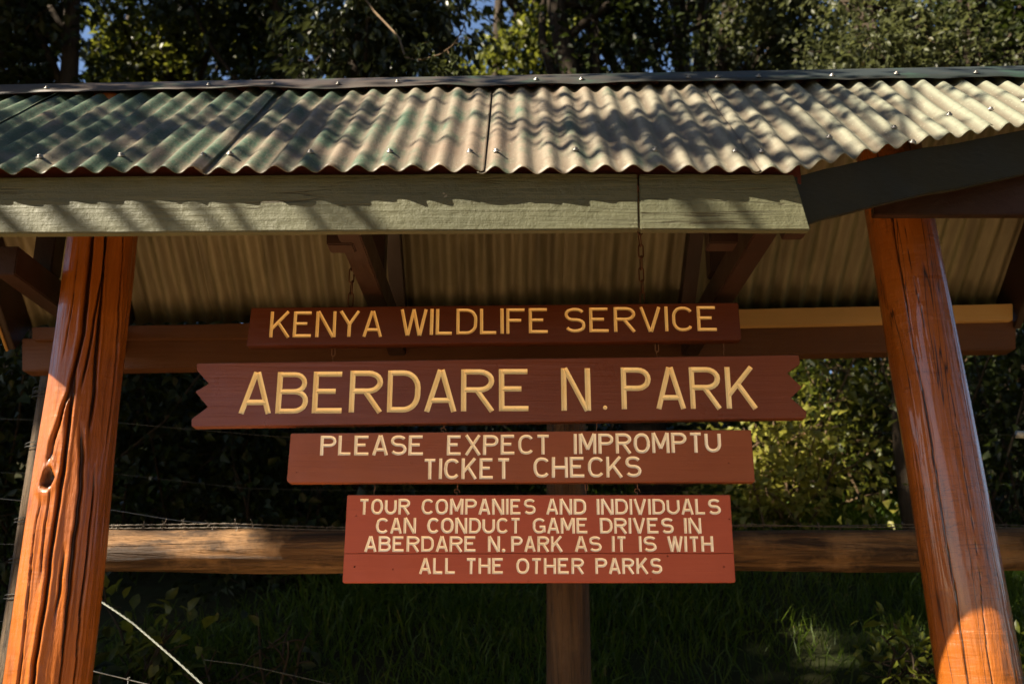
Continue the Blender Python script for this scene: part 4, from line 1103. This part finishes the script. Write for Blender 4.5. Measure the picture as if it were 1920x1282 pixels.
def lobe(px, py, Y, r): return (PY(px, py, Y), r)
def back_tree(label, px, Y, lobes, n, size, mat, seed, **k):
    b = PY(px, 641, Y)
    tops = max(l[0][2] for l in lobes); bz = float(gz(b[0], Y))
    return tree('forest_tree', label, (b[0], Y), tops - bz + .4, lobes, n, size, mat, seed, **k)
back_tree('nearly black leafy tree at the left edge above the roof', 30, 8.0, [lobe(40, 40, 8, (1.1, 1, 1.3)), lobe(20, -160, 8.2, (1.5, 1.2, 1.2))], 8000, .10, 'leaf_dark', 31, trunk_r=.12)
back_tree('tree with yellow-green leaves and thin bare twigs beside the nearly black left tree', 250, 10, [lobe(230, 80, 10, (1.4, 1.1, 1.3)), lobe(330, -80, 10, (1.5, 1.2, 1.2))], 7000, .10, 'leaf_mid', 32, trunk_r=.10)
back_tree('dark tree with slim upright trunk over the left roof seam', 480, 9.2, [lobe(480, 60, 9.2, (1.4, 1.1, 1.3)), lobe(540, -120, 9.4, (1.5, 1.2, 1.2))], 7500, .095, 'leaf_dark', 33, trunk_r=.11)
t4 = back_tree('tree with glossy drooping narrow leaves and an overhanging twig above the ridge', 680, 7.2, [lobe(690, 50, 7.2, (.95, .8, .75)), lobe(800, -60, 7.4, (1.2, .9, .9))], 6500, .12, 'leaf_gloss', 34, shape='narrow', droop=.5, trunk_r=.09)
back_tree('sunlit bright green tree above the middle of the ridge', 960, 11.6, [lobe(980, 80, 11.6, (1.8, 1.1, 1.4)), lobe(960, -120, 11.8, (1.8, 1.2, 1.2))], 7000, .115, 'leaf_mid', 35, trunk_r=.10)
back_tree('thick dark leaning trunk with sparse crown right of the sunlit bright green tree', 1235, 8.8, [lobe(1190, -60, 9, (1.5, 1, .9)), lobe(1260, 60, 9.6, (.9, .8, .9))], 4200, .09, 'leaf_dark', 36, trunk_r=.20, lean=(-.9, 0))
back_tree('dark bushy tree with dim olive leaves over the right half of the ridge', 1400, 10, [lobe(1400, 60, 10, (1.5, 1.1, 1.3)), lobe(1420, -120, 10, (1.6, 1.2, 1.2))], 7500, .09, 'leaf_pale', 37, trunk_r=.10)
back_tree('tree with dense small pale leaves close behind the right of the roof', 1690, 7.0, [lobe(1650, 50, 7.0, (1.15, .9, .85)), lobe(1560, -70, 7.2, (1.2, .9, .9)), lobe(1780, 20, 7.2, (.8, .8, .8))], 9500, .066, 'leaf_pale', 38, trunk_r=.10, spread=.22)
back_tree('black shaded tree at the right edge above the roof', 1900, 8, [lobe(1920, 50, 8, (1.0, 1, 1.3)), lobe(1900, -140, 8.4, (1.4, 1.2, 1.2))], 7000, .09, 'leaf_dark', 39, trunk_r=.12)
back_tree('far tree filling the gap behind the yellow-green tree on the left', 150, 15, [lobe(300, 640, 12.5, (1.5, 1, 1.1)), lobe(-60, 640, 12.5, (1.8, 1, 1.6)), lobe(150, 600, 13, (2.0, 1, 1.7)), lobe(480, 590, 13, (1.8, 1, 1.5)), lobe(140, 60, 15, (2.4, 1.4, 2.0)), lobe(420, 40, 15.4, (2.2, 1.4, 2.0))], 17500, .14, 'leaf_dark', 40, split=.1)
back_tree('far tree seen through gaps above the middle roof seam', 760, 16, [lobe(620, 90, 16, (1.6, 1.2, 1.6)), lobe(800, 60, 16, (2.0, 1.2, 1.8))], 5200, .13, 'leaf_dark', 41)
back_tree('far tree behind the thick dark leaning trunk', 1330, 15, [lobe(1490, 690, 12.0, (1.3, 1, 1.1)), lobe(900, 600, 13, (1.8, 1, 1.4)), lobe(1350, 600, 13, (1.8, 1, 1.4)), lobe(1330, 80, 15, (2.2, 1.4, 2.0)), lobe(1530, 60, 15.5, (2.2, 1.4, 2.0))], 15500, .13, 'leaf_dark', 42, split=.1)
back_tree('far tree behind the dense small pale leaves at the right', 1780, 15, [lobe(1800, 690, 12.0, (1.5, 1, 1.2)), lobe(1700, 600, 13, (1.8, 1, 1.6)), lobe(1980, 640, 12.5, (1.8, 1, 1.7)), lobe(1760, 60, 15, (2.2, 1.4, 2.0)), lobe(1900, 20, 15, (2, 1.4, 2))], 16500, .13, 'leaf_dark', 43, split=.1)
# overhanging twig: part of the drooping tree
mb = MB(); Yt = 5.2; rs = np.random.RandomState(5)
tw = np.array([PY(*q) for q in [(600, -120, 6.8), (700, 20, 6.0), (748, 70, 5.6), (760, 108, 5.3), (790, 113, Yt), (825, 103, Yt), (850, 85, Yt), (868, 55, Yt), (872, 40, Yt)]])
ti = np.linspace(0, 1, 40); twf = np.stack([np.interp(ti, np.linspace(0, 1, len(tw)), tw[:, k]) for k in range(3)], 1)
mb.add(*tube(twf, np.linspace(.008, .003, 40), 6)); anch = []
for st, ends in ((22, [(812, 118), (826, 135), (834, 150)]), (27, [(845, 110), (858, 128), (866, 142)]), (18, [(775, 90), (800, 80)]), (30, [(880, 92)])):
    pp = [twf[st]] + [PY(x, y, Yt) for x, y in ends]; mb.add(*tube(pp, .0022, 5))
    for a, b in zip(pp[:-1], pp[1:]): anch += [a + (b - a) * k for k in (.3, .6, 1)]
obj('branch', mb, M['twig'], t4, True)
anch = np.array(anch); pos = np.repeat(anch, 5, 0) + rs.normal(size=(len(anch) * 5, 3)) * .012
leaf_mesh('leaf_spray', pos, rs.normal(size=pos.shape) + np.array([.2, -.1, -.9]), .065 * rs.uniform(.6, 1.3, len(pos)), rs, M['leaf_gloss'], t4, shape='narrow')

# ---- undergrowth on the bank
def shrub(name, label, px, Y, height, spread_r, n, size, mat, seed, shape='card', cat='shrub', group='undergrowth on the bank', stems=9, fan=.8, twig='trunk', droop=0.0, fill=.16):
    rs = np.random.RandomState(seed); x = PY(px, 900, Y)[0]; b = np.array([x, Y, float(gz(x, Y)) - .03])
    root = tag(empty(name, b), label, cat, group); wood = MB(); anchors = []
    for _ in range(stems):
        d = unit(np.array([rs.normal() * fan, rs.normal() * fan * .7, 1.0]))
        s = limb_path(b + np.array([rs.normal() * spread_r * .25, rs.normal() * spread_r * .2, 0]), d, height * rs.uniform(.6, 1.1), rs, .22, .03 - droop, 8)
        wood.add(*tube(s, np.linspace(.012, .004, 9), 5)); anchors += list(s[2:])
        for _ in range(3):
            q = s[rs.randint(3, 8)]; t = limb_path(q, rs.normal(size=3) + np.array([0, 0, .3]), spread_r * rs.uniform(.3, .8), rs, .3, -.03, 5)
            wood.add(*tube(t, np.linspace(.006, .003, 6), 4)); anchors += list(t)
    anchors = np.array(anchors); a = anchors[rs.randint(0, len(anchors), n)]; off = rs.normal(size=(n, 3)) * fill
    pos = a + off; pos[:, 2] = np.maximum(pos[:, 2], gz(pos[:, 0], pos[:, 1]) + .02)
    dirs = off / (np.linalg.norm(off, axis=1)[:, None] + 1e-6) + rs.normal(size=pos.shape) * .5 + np.array([0, 0, -.2])
    obj('stems', wood, M[twig], root, True)
    leaf_mesh('foliage', pos, dirs, size * rs.uniform(.6, 1.3, n), rs, M[mat], root, shape=shape)
    return root
shrub('leafy_weed', 'small broad-leaved weed just left of the sienna board behind the rail', 305, 5.2, .55, .22, 130, .085, 'leaf_mid', 61, 'full', 'plant', fill=.07, stems=5)
shrub('leafy_weed', 'low weed below the rail near the left post', 230, 5.0, .30, .25, 120, .09, 'leaf_dark', 62, 'full', 'plant', fill=.07, stems=5)
shrub('leafy_weed', 'thin weed with dangling stalks under the middle of the rail left of the brick-red board', 520, 5.1, .5, .3, 90, .07, 'leaf_dark', 63, 'full', 'plant', fill=.08, stems=9, fan=1.2)
shrub('leafy_weed', 'sunlit grassy weed under the rail beside the right post', 1650, 5.4, .45, .3, 220, .08, 'leaf_mid', 64, 'narrow', 'plant', fill=.09, stems=7)
shrub('leafy_weed', 'fern-like weed at the right edge below the rail', 1880, 5.2, .5, .3, 240, .085, 'leaf_mid', 65, 'narrow', 'plant', fill=.09, stems=7)
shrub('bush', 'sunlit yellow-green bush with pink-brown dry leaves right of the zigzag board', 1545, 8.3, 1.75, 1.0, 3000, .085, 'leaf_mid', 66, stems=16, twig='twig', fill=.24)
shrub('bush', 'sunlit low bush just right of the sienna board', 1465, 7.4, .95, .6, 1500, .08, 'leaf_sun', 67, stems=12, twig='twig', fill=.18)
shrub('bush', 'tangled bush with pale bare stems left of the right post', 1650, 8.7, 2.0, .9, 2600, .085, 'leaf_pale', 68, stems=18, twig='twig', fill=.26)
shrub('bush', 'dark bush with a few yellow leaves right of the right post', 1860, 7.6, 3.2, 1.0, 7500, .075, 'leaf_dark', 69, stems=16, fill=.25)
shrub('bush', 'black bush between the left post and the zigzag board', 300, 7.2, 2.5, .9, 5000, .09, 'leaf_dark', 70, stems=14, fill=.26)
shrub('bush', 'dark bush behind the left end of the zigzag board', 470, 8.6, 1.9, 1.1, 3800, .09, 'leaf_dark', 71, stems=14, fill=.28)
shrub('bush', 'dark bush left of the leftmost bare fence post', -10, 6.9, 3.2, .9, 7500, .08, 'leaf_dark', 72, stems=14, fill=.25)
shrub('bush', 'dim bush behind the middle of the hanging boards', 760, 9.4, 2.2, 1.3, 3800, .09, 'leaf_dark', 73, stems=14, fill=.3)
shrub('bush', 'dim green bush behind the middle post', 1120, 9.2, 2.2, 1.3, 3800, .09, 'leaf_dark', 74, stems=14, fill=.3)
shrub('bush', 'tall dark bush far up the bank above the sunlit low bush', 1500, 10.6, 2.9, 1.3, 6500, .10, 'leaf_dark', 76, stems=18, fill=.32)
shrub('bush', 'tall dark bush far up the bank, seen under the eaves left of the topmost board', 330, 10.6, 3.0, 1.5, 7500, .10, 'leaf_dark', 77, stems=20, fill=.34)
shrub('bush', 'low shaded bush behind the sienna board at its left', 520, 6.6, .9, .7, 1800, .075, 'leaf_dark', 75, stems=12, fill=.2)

rs = np.random.RandomState(90); n = 110000
gx = rs.uniform(-4.6, 5.2, n); gy = 4.6 + 5.2 * rs.uniform(0, 1, n) ** 1.4
keep = (vnoise(gx * 1.1 + 3, gy * 1.1) + .35 * rs.normal(size=n) + np.where(gx > -.4, .45, -.15)) > -.1
gx, gy = gx[keep], gy[keep]; n = len(gx)
gp = np.stack([gx, gy, gz(gx, gy) - .01], 1)
gd = np.stack([rs.normal(size=n) * .45, rs.normal(size=n) * .45 - .15, np.ones(n)], 1)
tag(leaf_mesh('grass', gp, gd, rs.uniform(.05, .22, n) * (1 + .4 * vnoise(gx, gy)), rs, M['grass'], None, shape='blade', curl=.35), kind='stuff')

# ---- trees of the clearing's left side: they shade the wood and dapple the roof
GS = 'trees left of the clearing'
def shade_tree(label, base, lobes, n, size, seed, **k):
    return tree('clearing_tree', label, base, max(l[0][2] for l in lobes) - float(gz(*base)), lobes, n, size, 'leaf_dark', seed, trunk_r=.22, group=GS, spread=.55, limbs=9, **k)
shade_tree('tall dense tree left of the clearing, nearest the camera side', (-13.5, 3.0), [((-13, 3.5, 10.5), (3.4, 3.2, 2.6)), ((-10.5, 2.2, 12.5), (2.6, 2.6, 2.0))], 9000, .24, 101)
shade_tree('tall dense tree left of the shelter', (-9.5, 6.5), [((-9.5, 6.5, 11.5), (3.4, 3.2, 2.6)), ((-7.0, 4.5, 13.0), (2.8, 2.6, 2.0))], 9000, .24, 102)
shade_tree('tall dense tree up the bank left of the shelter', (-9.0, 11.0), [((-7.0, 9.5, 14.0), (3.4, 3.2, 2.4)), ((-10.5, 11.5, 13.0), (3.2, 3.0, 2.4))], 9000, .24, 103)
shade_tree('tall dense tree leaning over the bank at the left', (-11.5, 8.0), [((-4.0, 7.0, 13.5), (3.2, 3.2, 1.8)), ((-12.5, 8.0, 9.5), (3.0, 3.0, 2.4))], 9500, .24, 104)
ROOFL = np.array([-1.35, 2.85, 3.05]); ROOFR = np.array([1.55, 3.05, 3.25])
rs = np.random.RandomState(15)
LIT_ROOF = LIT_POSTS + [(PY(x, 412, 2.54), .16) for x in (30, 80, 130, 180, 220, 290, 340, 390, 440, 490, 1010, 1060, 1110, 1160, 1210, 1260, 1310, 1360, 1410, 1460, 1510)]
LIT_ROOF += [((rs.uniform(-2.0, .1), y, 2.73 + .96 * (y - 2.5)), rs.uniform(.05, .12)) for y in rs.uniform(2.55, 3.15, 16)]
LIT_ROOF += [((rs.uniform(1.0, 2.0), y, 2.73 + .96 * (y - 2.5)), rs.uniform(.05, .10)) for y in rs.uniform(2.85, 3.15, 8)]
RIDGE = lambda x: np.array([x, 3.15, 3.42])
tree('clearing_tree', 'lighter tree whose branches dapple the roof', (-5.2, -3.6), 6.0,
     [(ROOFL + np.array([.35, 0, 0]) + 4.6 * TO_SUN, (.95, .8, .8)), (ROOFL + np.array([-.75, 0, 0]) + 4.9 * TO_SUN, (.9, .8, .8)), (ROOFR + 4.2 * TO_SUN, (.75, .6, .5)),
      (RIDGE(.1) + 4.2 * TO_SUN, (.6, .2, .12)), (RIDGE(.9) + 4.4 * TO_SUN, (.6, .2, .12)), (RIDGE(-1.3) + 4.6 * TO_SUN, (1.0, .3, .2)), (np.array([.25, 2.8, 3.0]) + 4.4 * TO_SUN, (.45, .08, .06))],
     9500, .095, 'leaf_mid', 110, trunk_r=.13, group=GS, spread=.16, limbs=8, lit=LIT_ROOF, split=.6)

shade_tree('unseen tall tree added on the bank whose crown closes over the shelter', (2.5, 13.5), [((-2.0, 9.0, 12.0), (3.0, 2.6, 1.5)), ((2.5, 9.5, 12.5), (3.2, 2.8, 1.6)), ((1.0, 6.5, 12.5), (3.0, 2.0, 1.2))], 9000, .22, 105)  # this and the next two: unseen trees added to cut sky light
shade_tree('unseen dense tree added on the bank right of the shelter', (9.0, 9.0), [((6.5, 8.5, 11.0), (3.2, 3.0, 2.4)), ((8.0, 5.0, 8.0), (2.6, 2.6, 3.0))], 9000, .22, 106)
shade_tree('unseen dense tree added at the right edge of the clearing', (8.5, 3.5), [((8.0, 3.0, 6.5), (2.4, 2.4, 3.0))], 6000, .22, 107)

GR = 'unseen trees added round the clearing behind the camera'  # unseen ring of trees added to cut the low sky light
for k, (x, y, h, sc) in enumerate([(0.2, -14, 20, 1.0), (2.5, -13, 20, 1.2), (8.0, -11, 20, 1.2), (12.5, -6, 19, 1.2), (14, 1, 18, 1.1), (-18.5, -11, 7, .9), (-20, -5, 7, .9), (7, -19, 20, 1.3), (14, -13, 20, 1.2)]):
    tree('clearing_tree', 'unseen dense tree added at the far edge of the clearing, behind the camera', (x, y),  h, [((x, y, h * .74), (3.4 * sc, 3.4 * sc, h * .26)), ((x + 1, y + .5, h * .36), (3.0 * sc, 3.0 * sc, h * .26))],
         6500, .42, 'leaf_dark', 200 + k, trunk_r=.22, group=GR, spread=.8, limbs=10, lit=False)

# unseen row of crowns added to throw the bank behind the fence into shade
for k, (lab, base, xs) in enumerate([('tall spreading tree left of the camera, first of the unseen row added to shade the bank', (-14, -1.5), (-3.6, -1.6, .2)), ('tall spreading tree left of the camera, second of the unseen row added to shade the bank', (-12, 0.5), (1.2, 2.6, 4.2))]):
    lobes = []
    for x in xs:
        for y in (5.7, 7.6):
            q = np.array([x, y, float(gz(x, y)) + .4]); lobes.append((q + TO_SUN * (13.6 + .8 * math.sin(x * 3 + y)), (1.35, 1.25, .8)))
    shade_tree(lab, base, lobes, 12000, .20, 120 + k)

# unseen crowns added high over the clearing to keep sky light off the roof
shade_tree('added, unseen very tall tree behind the camera whose crown spreads high over the clearing', (3.5, -9.0), [((-1.0, -5.0, 15.0), (3.2, 3.0, 1.4)), ((3.5, -4.5, 15.0), (3.2, 3.0, 1.4)), ((1.5, -1.0, 16.0), (3.2, 2.6, 1.4)), ((-4.0, -2.5, 16.5), (2.8, 2.6, 1.3))], 13000, .26, 140)
shade_tree('added, unseen very tall tree right of the camera whose crown spreads high over the clearing', (9.5, -2.5), [((6.0, -1.0, 15.0), (3.2, 3.0, 1.5)), ((5.0, 2.5, 15.0), (3.2, 2.6, 1.4)), ((8.0, -4.5, 14.0), (3.2, 3.0, 1.6)), ((1.0, 3.0, 16.0), (3.0, 2.4, 1.3))], 13000, .26, 141)
